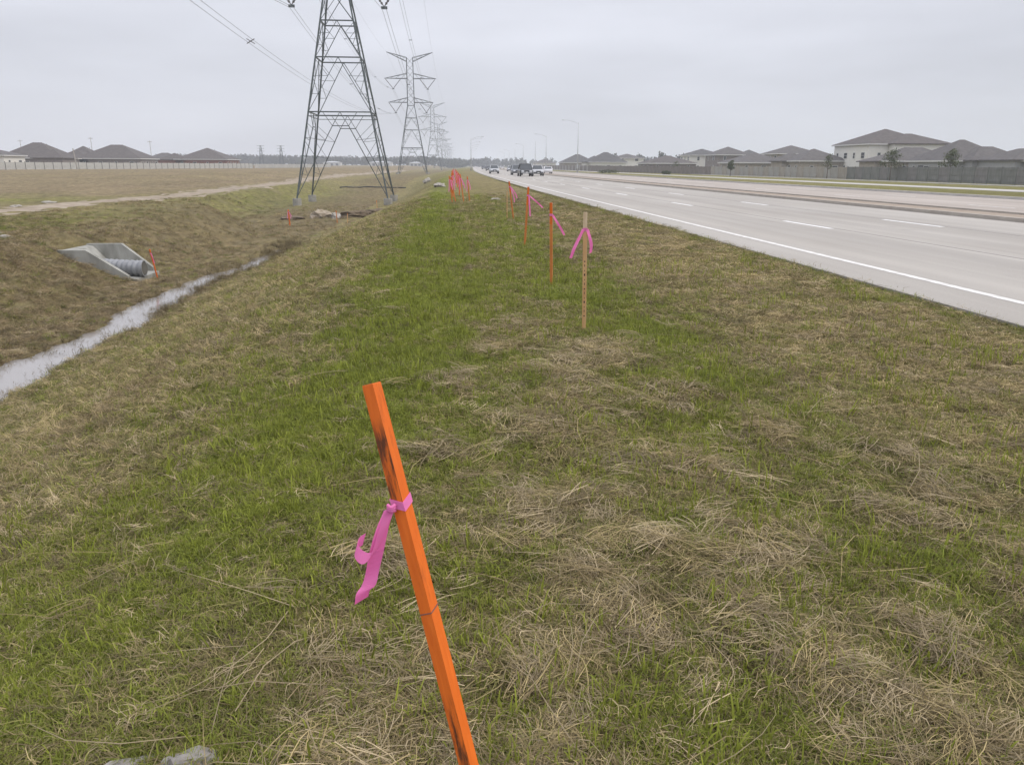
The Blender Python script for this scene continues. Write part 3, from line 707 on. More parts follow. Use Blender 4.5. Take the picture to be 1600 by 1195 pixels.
# ------------------------------------------------------------------ street lamps
lampm = mat('lamp_steel', (.42, .43, .44), .5, scale=2, col2=(.50, .51, .52), metallic=.3)
def lamp(X, Y, h, arm, label, group):
    z = tz(X, Y) if X-float(curve(Y)) > 29.5 or X-float(curve(Y)) < 6 else 0
    r = tag(empty('street_lamp', (X, Y, z)), label, 'street lamp', group)
    MB().tube([(0, 0, -.2), (0, 0, .25)], .3, 12).build('base', pier, r)
    MB().tube([(0, 0, .2), (0, 0, h*.5), (0, 0, h)], [.12, .095, .065], 10).build('pole', lampm, r, True)
    MB().box((-.16, -.16, 1.0), (.16, .16, 1.9)).build('cabinet', lampm, r)
    if arm:
        MB().tube(smooth_path([(0, 0, h-.3), (arm*.25, 0, h+.1), (arm*.7, 0, h+.5), (arm, 0, h+.55)], 5), .038, 8).build('arm', lampm, r, True)
        s_ = math.copysign(1, arm)
        MB().loft([[(arm+s_*x, y*w, h+.55+z_) for y, z_ in ((-1, -.05), (1, -.05), (1, .03), (.5, .10), (-.5, .10), (-1, .03))] for x, w in ((-.1, .06), (.1, .16), (.5, .17), (.68, .08))]).build('lamp_head', lampm, r)
    return r
lamp(31.3, 190, 11.4, -3.3, 'tall grey street lamp on the far verge before the grey house', 'street lamps along the far kerb')
for Y, a_ in ((262, -3.2), (306, 0), (378, -3), (450, 0), (520, -3), (600, -3)):
    lamp(30.0+float(curve(Y))-.2, Y, 11 if a_ else 10.5, a_, 'faint street lamp farther along the far kerb' if a_ else 'bare pole without arm farther along the far kerb', 'street lamps along the far kerb')
for Y in (255, 275, 335, 400, 470, 560, 660):
    lamp(5.1+float(curve(Y)), Y, 9.8 + .008*(Y-250), 3.4, 'faint street lamp arching over the road from the grassy side', 'street lamps on the grassy road edge')

# ------------------------------------------------------------------ cars
tyre = mat('tyre_rubber', (.03, .03, .03), .8); rimm = mat('wheel_rim', (.35, .35, .36), .35, metallic=.7)
glz = mat('car_glass', (.03, .035, .04), .08, spec=.6); lampg = mat('headlight_glass', (.75, .76, .78), .15, spec=.6); platem = mat('number_plate', (.7, .7, .68), .5); blackp = mat('black_trim', (.025, .025, .027), .55)
def paintm(n, c): return mat('car_paint_'+n, c, .25, var=.04, spec=.6)
def ringz(y, hw, z0, z1, r=.10):
    return [(-hw+r, y, z0), (hw-r, y, z0), (hw, y, z0+r), (hw, y, z1-r), (hw-r*1.3, y, z1), (-hw+r*1.3, y, z1), (-hw, y, z1-r), (-hw, y, z0+r)]
def car(X, Y, kind, pm_, label, group, away=False):
    """front of the car faces -Y"""
    r = tag(empty('car' if kind != 'pickup' else 'pickup_truck', (X, Y, 0.002), math.pi if away else 0), label, 'pickup truck' if kind == 'pickup' else 'car', group)
    if kind == 'pickup': L, hw, hb, H, g0, wr_ = 5.6, 1.0, 1.12, 1.92, .42, .40
    elif kind == 'suv': L, hw, hb, H, g0, wr_ = 4.7, .93, 1.05, 1.72, .32, .36
    else: L, hw, hb, H, g0, wr_ = 4.7, .91, .92, 1.45, .24, .33
    body = MB().loft([ringz(0, hw*.82, g0+.12, hb*.72), ringz(.12, hw*.95, g0+.02, hb*.86), ringz(.5, hw, g0, hb*.93), ringz(1.3, hw, g0, hb), ringz(L*.55, hw, g0, hb*1.02), ringz(L-.4, hw, g0, hb*1.02), ringz(L-.1, hw*.96, g0+.05, hb*.98), ringz(L, hw*.9, g0+.15, hb*.85)])
    body.build('body', pm_, r, True)
    c0, c1, c2, c3 = (1.35, 2.1, 3.3, 3.6) if kind == 'pickup' else ((1.2, 2.0, 4.2, 4.6) if kind == 'suv' else (1.35, 2.2, 3.5, 4.4))
    def cab(k, zt, zb): 
        return [[(-hw*.93*k, c0, zb), (hw*.93*k, c0, zb), (hw*.93*k, c3, zb), (-hw*.93*k, c3, zb)], [(-hw*.76*k, c1, zt), (hw*.76*k, c1, zt), (hw*.76*k, c2, zt), (-hw*.76*k, c2, zt)]]
    gz = MB().loft(cab(1.0, H-.07, hb-.06)); gz.build('window_glass', glz, r)
    mb = MB(); mb.loft([ringz(c1-.04, hw*.74, H-.10, H-.03, .03), ringz((c1+c2)/2, hw*.78, H-.10, H, .03), ringz(c2+.04, hw*.74, H-.10, H-.03, .03)]); mb.build('roof', pm_, r)
    for sx in (-1, 1):
        MB().bar((sx*hw*.94, c0, hb-.05), (sx*hw*.77, c1, H-.06), .09).build('windscreen_pillar', pm_, r)
        MB().bar((sx*hw*.95, c3, hb-.05), (sx*hw*.77, c2, H-.06), .12).build('rear_pillar', pm_, r)
        MB().box((sx*hw*.62-.2, -.02, hb*.62), (sx*hw*.62+.2, .14, hb*.80)).build('headlight', lampg, r)
        MB().box((sx*(hw+.10)-.11, c0+.28, hb+.02), (sx*(hw+.10)+.11, c0+.40, hb+.18)).build('mirror', pm_, r)
        for y in (.9, L-1.0):
            w = MB().tube([(sx*(hw-.20), y, wr_), (sx*(hw+.02), y, wr_)], wr_, 18).build('wheel', tyre, r)
            MB().tube([(sx*(hw-.02), y, wr_), (sx*(hw+.03), y, wr_)], wr_*.6, 12).build('rim', rimm, w)
    MB().box((-hw*.42, -.02, hb*.55), (hw*.42, .1, hb*.76)).build('grille', blackp, r)
    MB().box((-hw*.85, -.06, g0+.06), (hw*.85, .2, g0+.22)).build('bumper', blackp if kind != 'pickup' else rimm, r)
    MB().box((-.16, -.09, g0+.12), (.16, -.05, g0+.28)).build('number_plate', platem, r)
    return r
G = 'cars on the road'
car(12.15, 121, 'pickup', paintm('black', (.02, .02, .022)), 'black pickup truck between a grey and a white car', G)
car(12.45, 140, 'suv', paintm('grey', (.16, .17, .19)), 'grey car just behind the black pickup', G)
car(14.75, 128, 'suv', paintm('paleg', (.48, .48, .49)), 'white car beside the black pickup on its median side', G)
car(21.4, 172, 'sedan', paintm('white', (.66, .66, .67)), 'white car in the far carriageway behind the white one', G, True)
car(9.75, 163, 'suv', paintm('silver', (.42, .43, .45)), 'silver car driving alone in the lane beside the grass', G)
for X, Y, k, pn, c_, lb in ((13.2, 250, 'sedan', 'black', (.02, .02, .022), 'tiny black car far behind the silver one'), (16.2, 345, 'sedan', 'darkblue', (.03, .035, .05), 'tiny dark blue car far down the road'),
                            (20.5, 335, 'suv', 'white', (.66, .66, .67), 'tiny white car in the distant traffic'), (19.2, 420, 'suv', 'grey', (.16, .17, .19), 'tiny grey car in the distant traffic'), (18.5, 230, 'sedan', 'silver', (.42, .43, .45), 'small silver car on the median side of the road'), (27.5, 400, 'suv', 'white', (.66, .66, .67), 'white car farthest off in the far carriageway'), (24.5, 285, 'pickup', 'grey', (.16, .17, .19), 'grey pickup truck far off by the median')):
    car(X, Y, k, paintm(pn, c_), lb, G, X-float(curve(Y)) > 18)

# ------------------------------------------------------------------ houses
roof_c = {'grey': mat('grey_shingle', (.085, .078, .076), .9, scale=1.4, col2=(.125, .115, .11), detail=8), 'brown': mat('brown_shingle', (.080, .070, .066), .9, scale=1.4, col2=(.118, .104, .098), detail=8), 'dark': mat('dark_shingle', (.075, .073, .073), .9, scale=1.4, col2=(.11, .107, .105), detail=8)}
wall_c = {'white': mat('cream_siding', (.68, .66, .61), .8, var=.05), 'tan': mat('tan_brick', (.28, .245, .205), .9, scale=2, col2=(.36, .32, .27)), 'red': mat('red_brick', (.18, .085, .07), .9, scale=2, col2=(.25, .125, .10)), 'grey': mat('grey_siding', (.33, .33, .33), .8, var=.06), 'brown': mat('brown_brick', (.185, .16, .15), .9, scale=2, col2=(.25, .22, .205))}
trim = mat('house_trim', (.58, .57, .55), .7, var=.05); wfr = mat('window_frame_white', (.62, .62, .60), .6, var=.03); wgl = mat('window_glass', (.05, .055, .06), .1, spec=.6)
def hip(mb, x0, x1, y0, y1, ze, zr, ov=.5, th=.18):
    x0 -= ov; x1 += ov; y0 -= ov; y1 += ov; w = x1-x0; d = y1-y0; k = .5*min(w, d)*.97
    cx, cy = (x0+x1)/2, (y0+y1)/2
    if w >= d: a, b_ = (x0+k, cy, zr), (x1-k, cy, zr)
    else: a, b_ = (cx, y0+k, zr), (cx, y1-k, zr)
    v = [(x0, y0, ze), (x1, y0, ze), (x1, y1, ze), (x0, y1, ze), (x0, y0, ze-th), (x1, y0, ze-th), (x1, y1, ze-th), (x0, y1, ze-th), a, b_]
    if w >= d: f = [(0, 1, 9, 8), (1, 2, 9), (2, 3, 8, 9), (3, 0, 8)]
    else: f = [(0, 1, 8), (1, 2, 9, 8), (2, 3, 9), (3, 0, 8, 9)]
    f += [(4, 7, 6, 5), (0, 4, 5, 1), (1, 5, 6, 2), (2, 6, 7, 3), (3, 7, 4, 0)]
    mb.add(v, f); return mb
WIN = {}
def window(r, face, c_, zc, w=1.1, h=1.2):
    """face: 'x-','x+','y-' side at coordinate c_=(plane, along)"""
    key = (face[0], w, h)
    if key not in WIN:
        fr = MB(); t_ = .07
        def bx(u0, u1, z0, z1, d0, d1):
            if face[0] == 'x': fr.box((d0, u0, z0), (d1, u1, z1))
            else: fr.box((u0, d0, z0), (u1, d1, z1))
        bx(-w/2, w/2, -h/2, -h/2+t_, -.06, .06); bx(-w/2, w/2, h/2-t_, h/2, -.06, .06); bx(-w/2, -w/2+t_, -h/2+t_, h/2-t_, -.06, .06); bx(w/2-t_, w/2, -h/2+t_, h/2-t_, -.06, .06); bx(-w/2+t_, w/2-t_, -.025, .025, -.05, .05)
        m1_ = fr.mesh('window', wfr); fr = MB(); bx(-w/2+t_, w/2-t_, -h/2+t_, h/2-t_, -.02, .02); WIN[key] = (m1_, fr.mesh('pane', wgl))
    a, b_ = WIN[key]
    loc = (c_[0], c_[1], zc) if face[0] == 'x' else (c_[1], c_[0], zc)
    o = ob('window', a, r, loc); ob('pane', b_, o)
def house(X, Y, w, d, eave, ridge, rc_, wc, label, side=-1, storeys=1, wing=None, patio=False, gaps=()):
    """w along x, d along y; side -1: the yard side faces -x; wing: (x0,x1,y0,y1,eave,ridge) second roof, relative"""
    zg = tz(X, Y); r = tag(empty('house', (X, Y, zg)), label, 'house', 'houses behind the fences')
    e = eave-zg; rg = ridge-zg
    MB().box((-w/2, -d/2, -.4), (w/2, d/2, e-.05)).build('wall', wall_c[wc], r)
    ro = hip(MB(), -w/2, w/2, -d/2, d/2, e, rg).build('roof', roof_c[rc_], r)
    fa = MB(); o_ = .53
    for (a, b_, c_, g_) in ((-w/2-o_, w/2+o_, -d/2-o_, -d/2-o_+.05), (-w/2-o_, w/2+o_, d/2+o_-.05, d/2+o_)): fa.box((a, c_, e-.26), (b_, g_, e-.02))
    for xx in (-w/2-o_, w/2+o_-.05): fa.box((xx, -d/2-o_+.06, e-.26), (xx+.05, d/2+o_-.06, e-.02))
    fa.build('fascia', trim, r)
    MB().tube([(w*.12, d*.1, rg-1.4), (w*.12, d*.1, rg-.35)], .06, 6).build('vent_pipe', roof_c['dark'], ro)
    if wing:
        x0, x1, y0, y1, we, wrg = wing; we -= zg; wrg -= zg
        MB().box((x0, y0, -.4), (x1, y1, we-.05)).build('wing_wall', wall_c[wc], r)
        hip(MB(), x0, x1, y0, y1, we, wrg).build('wing_roof', roof_c[rc_], r)
    xf = side*(w/2+.03)
    for s_ in range(storeys):
        zc = 1.55 + 2.75*s_
        n = max(2, int(d/3.6))
        for k in range(n):
            if storeys == 2 and s_ == 0 and k % 2: continue
            window(r, 'x', (xf, -d/2+d*(k+.5)/n), zc, *((1.5, 1.3) if (k+s_) % 2 else (.9, 1.3)))
        n = max(2, int(w/4.2))
        for k in range(n): window(r, 'y', (-d/2-.03, -w/2+w*(k+.5)/n), zc, *((1.3, 1.2) if k % 2 else (.8, 1.2)))
    if patio:
        MB().box((side*(w/2+.02)-.03, -d*.05, .1), (side*(w/2+.02)+.03, d*.22, 2.2)).build('patio_door', wgl, r)
    return r
house(97, 122, 11, 11, 2.75, 5.3, 'grey', 'grey', 'single storey house with grey siding next to the tall dark hip roof', wing=(-7, 1, -2, 7, 2.8, 4.6), patio=True)
house(92, 137, 12, 11.5, 2.75, 6.35, 'grey', 'grey', 'grey sided house under a tall dark hip roof behind two street trees', wing=(-3, 7, -8, 0, 2.8, 5.1), patio=True)
house(91, 150, 13, 9.5, 2.8, 5.3, 'grey', 'tan', 'low tan brick house with long hip roof before the two storey house', wing=(-8, -1, -1, 5, 2.7, 3.9), patio=True)
house(97.2, 172, 15, 15, 6.4, 9.7, 'brown', 'white', 'large two storey cream house with brown hip roof towering over its neighbours', storeys=2, wing=(-3, 9.5, -9.5, 2, 6.4, 8.6))
house(85, 180, 11, 11, 2.95, 5.6, 'grey', 'tan', 'tan brick house beside the large two storey cream house', wing=(-7, 0, 1, 7, 2.9, 4.7))
house(99.3, 225, 12, 12, 5.2, 7.5, 'grey', 'tan', 'two storey tan brick house rising behind low roofs', storeys=2)
house(78.8, 200, 13.2, 13.2, 2.6, 5.0, 'grey', 'tan', 'low house under a broad grey roof behind pale fence boards')
house(87.8, 245, 10.5, 10.5, 5.1, 7.5, 'grey', 'brown', 'two storey brown brick house behind the broad grey roof', storeys=2)
house(85, 262, 11, 11, 5.2, 7.2, 'dark', 'white', 'two storey cream house half hidden behind the broad grey roof', storeys=2)
house(105, 272, 9.5, 9.5, 4.6, 7.2, 'dark', 'tan', 'narrow tall house seen between two storey neighbours', storeys=2)
house(66.5, 238, 14, 14, 2.5, 4.7, 'brown', 'brown', 'low brown brick house with wide brown roof at the fence bend')
house(70.5, 310, 11, 11, 4.6, 6.2, 'grey', 'white', 'white walled two storey house beyond the wide brown roof', storeys=2)
house(58.5, 292, 13, 12, 3.0, 6.5, 'dark', 'white', 'dark hip roofed house with pale walls behind the tall lamp', wing=(-8, 0, -3, 5, 3.0, 5.2))
house(57, 347, 14, 13, 3.0, 6.5, 'dark', 'tan', 'farther dark hip roofed house just beyond the tall lamp')
house(52, 425, 11, 11, 3.0, 5.0, 'grey', 'white', 'farthest pale house beside the distant traffic')
house(120, 205, 14, 14, 2.8, 6.6, 'dark', 'tan', 'house with only its dark roof showing behind the tan brick house')
house(118, 150, 14, 14, 2.8, 6.2, 'dark', 'tan', 'house with only its roof showing behind the tall dark hip roof')
house(-113, 209, 11, 10, 3.7, 5.3, 'grey', 'white', 'white walled house at the near end of the pale field fence', 1)
house(-118, 243, 16, 14, 3.3, 7.6, 'brown', 'brown', 'brown house with broad high hip roof behind the white walled house', 1, wing=(2, 10, -8, 0, 3.3, 5.6))
house(-117, 270, 11, 11, 3.4, 7.2, 'brown', 'brown', 'brown house squeezed between two broad hip roofs by the field', 1)
house(-105, 266, 19, 16, 3.4, 7.6, 'brown', 'brown', 'brown brick house with the widest hip roof along the field fence', 1, wing=(-16, -6, -8, 3, 3.3, 6.0))
house(-108, 318, 14, 12, 3.2, 5.9, 'grey', 'tan', 'low house with small grey roof between wide brown roofs', 1)
house(-88.5, 306, 18, 18, 3.5, 7.5, 'brown', 'red', 'red brick house with dark hip roof at the far end of the field fence', 1, wing=(-15, -6, -9, 0, 3.3, 5.6))

# ------------------------------------------------------------------ fences
def fence(P0, P1, h, step, mats, label, name='board_fence', posts_proud=.06, postm=None, bw=.14):
    P0 = Vector(P0); P1 = Vector(P1); d = P1-P0; n = max(1, round(d.length/step)); st_ = d.length/n; ang = math.atan2(d.y, d.x)
    r = tag(empty(name, (P0.x, P0.y, tz(P0.x, P0.y)), ang), label, 'fence')
    mes = []
    for v in range(3):
        mb = MB(); k = int(st_/bw)
        for i in range(k):
            x = .06+i*(st_-.12)/k; mb.box((x, -.012+random.uniform(-.006, .006), .03), (x+(st_-.12)/k-.012, .012, h+random.uniform(-.025, .02)))
        for zz in (.3, h*.5, h-.3): mb.box((.02, .013, zz), (st_-.02, .05, zz+.09))
        mes.append(mb.mesh('fence_panel', random.choice(mats) if v else mats[0]))
    pme = MB().box((-.06, -.07, -.3), (.06, .07, h+posts_proud)).mesh('post', postm or mats[0])
    z00 = r.location.z
    for i in range(n):
        q = P0 + d*((i+.5)/n); o = ob('fence_panel', mes[i % 3], r, (i*st_, 0, tz(q.x, q.y)-z00))
    for i in range(n+1):
        q = P0 + d*(i/n); ob('post', pme, r, (i*st_, 0, tz(q.x, q.y)-z00))
    return r
fg = [mat('fence_grey_green', (.155, .16, .145), .9, scale=3, col2=(.215, .215, .20), stretch=(1, 1, .3)), mat('fence_grey', (.17, .165, .155), .9, scale=3, col2=(.23, .22, .21), stretch=(1, 1, .3))]
fp = [mat('fence_pale_tan', (.29, .26, .22), .9, scale=3, col2=(.37, .34, .29), stretch=(1, 1, .3)), mat('fence_pale_grey', (.30, .29, .26), .9, scale=3, col2=(.36, .345, .32), stretch=(1, 1, .3))]
fb = [mat('fence_old_brown', (.16, .14, .125), .9, scale=3, col2=(.24, .21, .19), stretch=(1, 1, .3))]
def cx_(s, y): return (s+float(curve(y)), y, 0)
fence(cx_(63.5, 70), cx_(63.2, 122), 1.9, 2.4, fg, 'weathered grey green board fence before the tall dark hip roof house')
fence(cx_(63.2, 122.4), cx_(60.5, 182), 1.85, 2.4, fp, 'pale tan board fence in front of the tan brick houses')
fence(cx_(60.5, 182.5), cx_(45, 262), 1.85, 2.4, fb, 'old brown board fence in front of the wide brown roof')
fence(cx_(45, 263), cx_(38, 400), 1.85, 2.4, fb+fp, 'faint board fence beside the distant traffic')
wf = [mat('fence_white_grey', (.40, .39, .36), .9, scale=2, col2=(.50, .49, .46)), mat('fence_white_grey_worn', (.37, .36, .335), .9, scale=2, col2=(.47, .455, .43))]
fence((-121, 110, 0), (-72, 304, 0), 1.7, 3.0, wf, 'long pale fence with dark posts along the field', postm=mat('dark_post', (.10, .095, .09), .9), posts_proud=.12)
fence((-71.5, 305, 0), (-60, 420, 0), 1.5, 4, wf, 'far low pale fence running on past the red brick house')

# ------------------------------------------------------------------ trees
bark = mat('bark', (.10, .08, .065), .95, scale=8, col2=(.16, .13, .105), bump=.5)
leaf = mat('leaf_dull_green', (.055, .072, .032), .8, scale=.9, col2=(.115, .130, .060), coords='Object')
farl = mat('far_foliage', (.040, .045, .034), .9, scale=.12, col2=(.075, .078, .058), coords='Object')
def leaf_cloud(cl, n, size, seed):
    """random leaf quads inside a set of ellipsoid clumps (x,y,z,rx,ry,rz)"""
    g_ = np.random.default_rng(seed); cl = np.array(cl, float); w = cl[:, 3]*cl[:, 4]*cl[:, 5]; k = g_.choice(len(cl), n, p=w/w.sum())
    u = g_.normal(size=(n, 3)); u /= np.linalg.norm(u, axis=1)[:, None]; rr = g_.random(n)**.45
    p = cl[k, :3] + u*rr[:, None]*cl[k, 3:6]
    a = g_.normal(size=(n, 3)); a /= np.linalg.norm(a, axis=1)[:, None]; b_ = g_.normal(size=(n, 3)); b_ -= (a*b_).sum(1)[:, None]*a; b_ /= np.linalg.norm(b_, axis=1)[:, None]
    s = size*(.5+g_.random(n))[:, None]
    v = np.stack([p-a*s, p-b_*s*.55, p+a*s, p+b_*s*.55], 1).reshape(-1, 3)
    return v, np.arange(4*n).reshape(-1, 4)
def small_tree(X, Y, h, w, label, seed, bare=False):
    z = tz(X, Y); r = tag(empty('street_tree', (X, Y, z)), label, 'tree', 'young trees on the far verge'); rr = random.Random(seed)
    MB().tube([(0, 0, -.2), (.03, 0, h*.3), (.0, .03, h*.6), (.03, 0, h*.9)], [.07, .055, .04, .012], 8).build('trunk', bark, r, True)
    cl = []; lim = MB()
    for k in range(9):
        a = k*2.4; zz = h*(.42+.5*k/9); L = w*(.32+.2*rr.random())*(1-.55*k/9); e = (math.cos(a)*L, math.sin(a)*L, zz+h*.10)
        lim.tube([(0, 0, zz-h*.05), (e[0]*.5, e[1]*.5, zz+h*.02), e], [.03, .02, .006], 5); cl.append((*e, w*.24, w*.24, h*.10)); cl.append((e[0]*.4, e[1]*.4, zz+h*.05, w*.2, w*.2, h*.09))
    lim.build('limbs', bark, r); v, f = leaf_cloud(cl, 500 if bare else 1300, .085, seed)
    ob('crown', raw_mesh('crown', v, f, leaf, False), r); return r
small_tree(65.4, 99, 4.1, 2.3, 'young round crowned tree before the tall dark hip roof', 1)
small_tree(62.1, 107.2, 4.2, 2.5, 'young dark crowned tree before the low tan brick house', 2)
small_tree(60.7, 123, 3.8, 1.7, 'thin sparse tree at the joint of pale and grey green fences', 3, True)
small_tree(55.2, 151.7, 2.9, 1.4, 'small round tree before the pale tan fence', 4)
small_tree(63, 216, 3.2, 2.0, 'sparse little tree where the fence turns brown', 5, True)
for i, (x, y, sx, lab) in enumerate(((35.3, 172, 2.3, 'long dark low shrub on the verge before the brown fence'), (46.5, 166, 1.0, 'small dark shrub on the verge near the pale fence'))):
    z = tz(x, y); r = tag(empty('shrub', (x, y, z)), lab, 'shrub'); MB().tube([(0, 0, -.1), (0, 0, .5)], .05, 6).build('stem', bark, r)
    v, f = leaf_cloud([(-sx*.6, 0, .4, sx*.5, .5, .4), (0, 0, .45, sx*.5, .5, .42), (sx*.6, .1, .4, sx*.5, .5, .36)], 900, .09, 20+i); ob('foliage', raw_mesh('foliage', v, f, leaf, False), r)

# far woods
def wood(spots, label, seed, n_per=46, size=.85):
    cl = []; rr = random.Random(seed)
    for x, y, h in spots:
        z = tz(x, y)
        for k in range(5): cl.append((x+rr.uniform(-3, 3), y+rr.uniform(-3, 3), z+h*(.25+.14*k)+rr.uniform(-.5, .5), 3.6-.4*k, 3.6-.4*k, h*.2))
    v, f = leaf_cloud(cl, n_per*len(cl), size, seed)
    o = ob('far_wood', raw_mesh('far_wood', v, f, farl, False)); return tag(o, label, 'trees', kind='stuff')
rr = random.Random(8); sp = []
for k in range(300):
    x = rr.uniform(-270, 10); y = 900+rr.uniform(-40, 90) + .15*abs(x); sp.append((x*1.2, y, 9.8+1.8*rr.random()+1.0*math.sin(x*.02)))
wood(sp, 'dark hazy line of trees beyond the field', 41)
sp = []
for k in range(170):
    y = 480+rr.uniform(0, 420); x = 45+.14*y+rr.uniform(-8, 120)*(.4+y/900); sp.append((x, y, 7+4*rr.random()))
for k in range(60): sp.append((30+rr.uniform(-28, 90), 900+rr.uniform(-30, 60), 8+3*rr.random()))
wood(sp, 'hazy trees behind the houses at the end of the road', 42)

# far poles, pylons and sheds on the field side
wood_pole = mat('pole_wood', (.30, .27, .24), .9, scale=3, col2=(.38, .35, .31))
def upole(X, Y, top, label, arms=True, lean=0.0):
    z = tz(X, Y); r = tag(empty('utility_pole', (X, Y, z)), label, 'pole', 'poles beyond the field'); h = top-z
    MB().tube([(0, 0, -.3), (lean, 0, h)], [.16, .11], 8).build('pole', wood_pole, r)
    if arms:
        MB().box((lean-1.1, -.06, h-.7), (lean+1.1, .06, h-.55)).build('crossarm', wood_pole, r)
        for k in (-1, -.4, .4, 1): MB().tube([(lean+k, 0, h-.55), (lean+k, 0, h-.3)], .06, 6).build('insulator', glassd, r)
upole(-88.8, 200, 5.2, 'short pale leaning pole in front of the field houses', False, -.35)
upole(-178, 420, 14.6, 'tall crossarmed pole rising behind the widest hip roof')
upole(-212, 420, 13.2, 'crossarmed pole rising behind the first field houses')
upole(-153, 430, 13.4, 'slim crossarmed pole behind the low grey roof')
def far_pylon(X, Y, h, label):
    z = tz(X, Y); r = tag(empty('far_pylon', (X, Y, z)), label, 'pylon', 'small pylons across the field')
    mb = MB()
    for sx in (-1, 1):
        for sy in (-1, 1): mb.bar((sx*1.4, sy*1.4, -.3), (sx*.25, sy*.25, h), .22)
    mb.build('legs_frame', steel, r); mb = MB()
    for zz in (.3, .5, .7): w = 1.4-1.15*zz; mb.bar((-w, -w, h*zz), (w, w, h*(zz+.15)), .12); mb.bar((w, -w, h*zz), (-w, w, h*(zz+.15)), .12)
    mb.build('bracing', steel, r)
    for zz in (.72, .85, .98): MB().bar((-2.4, 0, h*zz), (2.4, 0, h*zz), .16).build('crossarm', steel, r)
far_pylon(-122, 540, 13, 'small far pylon standing alone before the dark trees'); far_pylon(-109, 540, 13, 'second small far pylon beside the one before the trees')
sheds = mat('shed_white', (.55, .55, .54), .7, var=.06)
for i, (x, y, w, d, h, lab) in enumerate(((-175, 560, 34, 16, 4.2, 'long low white shed past the red brick house'), (-52, 640, 18, 10, 3.6, 'white shed seen between the pylon legs'), (-25, 650, 10, 8, 3.2, 'small white shed near the second pylon'), (-92, 655, 14, 10, 3.4, 'pale shed in front of the dark trees'))):
    z = tz(x, y); r = tag(empty('shed', (x, y, z)), lab, 'shed', 'sheds beyond the field')
    MB().box((-w/2, -d/2, -.4), (w/2, d/2, h*.72)).build('wall', sheds, r)
    hip(MB(), -w/2, w/2, -d/2, d/2, h*.72+.01, h, .3, .1).build('roof', mat('shed_roof', (.42, .43, .44), .6), r)
    for k in (-.3, 0, .3): MB().box((w*k-1, -d/2-.06, 0), (w*k+1, -d/2+.02, h*.5)).build('door', mat('shed_door', (.16, .17, .18), .7), r)

# ------------------------------------------------------------------ haze
hz = MB().box((-4700, -600, -5.0), (4700, 4900, 46)).build('haze')
hm = bpy.data.materials.new('haze_air'); hm.use_nodes = True; t = hm.node_tree; t.nodes.remove(t.nodes['Principled BSDF'])
pv = N(t, 'ShaderNodeVolumePrincipled'); pv.inputs['Color'].default_value = (.86, .90, .97, 1); pv.inputs['Density'].default_value = .00052; pv.inputs['Anisotropy'].default_value = 0.0
Lk(t, pv.outputs[0], t.nodes['Material Output'].inputs['Volume'])
hz.data.materials.append(hm); tag(hz, 'thin grey haze in the air over the fields', 'haze', kind='stuff')

# ------------------------------------------------------------------ grass, thatch and straw
def blade_mat(name, trans):
    m = bpy.data.materials.new(name); m.use_nodes = True; t = m.node_tree; b = t.nodes['Principled BSDF']
    b.inputs['Roughness'].default_value = .7; b.inputs['Specular IOR Level'].default_value = .2
    a = N(t, 'ShaderNodeAttribute', attribute_type='INSTANCER', attribute_name='tint'); oi = N(t, 'ShaderNodeAttribute', attribute_type='GEOMETRY', attribute_name='shade')
    c_ = mulc(t, a.outputs['Color'], oi.outputs['Fac']); Lk(t, c_, b.inputs['Base Color'])
    tl = N(t, 'ShaderNodeBsdfTranslucent'); Lk(t, c_, tl.inputs[0]); ms = N(t, 'ShaderNodeMixShader'); ms.inputs[0].default_value = trans
    Lk(t, b.outputs[0], ms.inputs[1]); Lk(t, tl.outputs[0], ms.inputs[2]); Lk(t, ms.outputs[0], t.nodes['Material Output'].inputs[0]); return m
live = blade_mat('live_grass', .3); dead = blade_mat('dead_grass', .12)
src = bpy.data.collections.new('grass_sources')
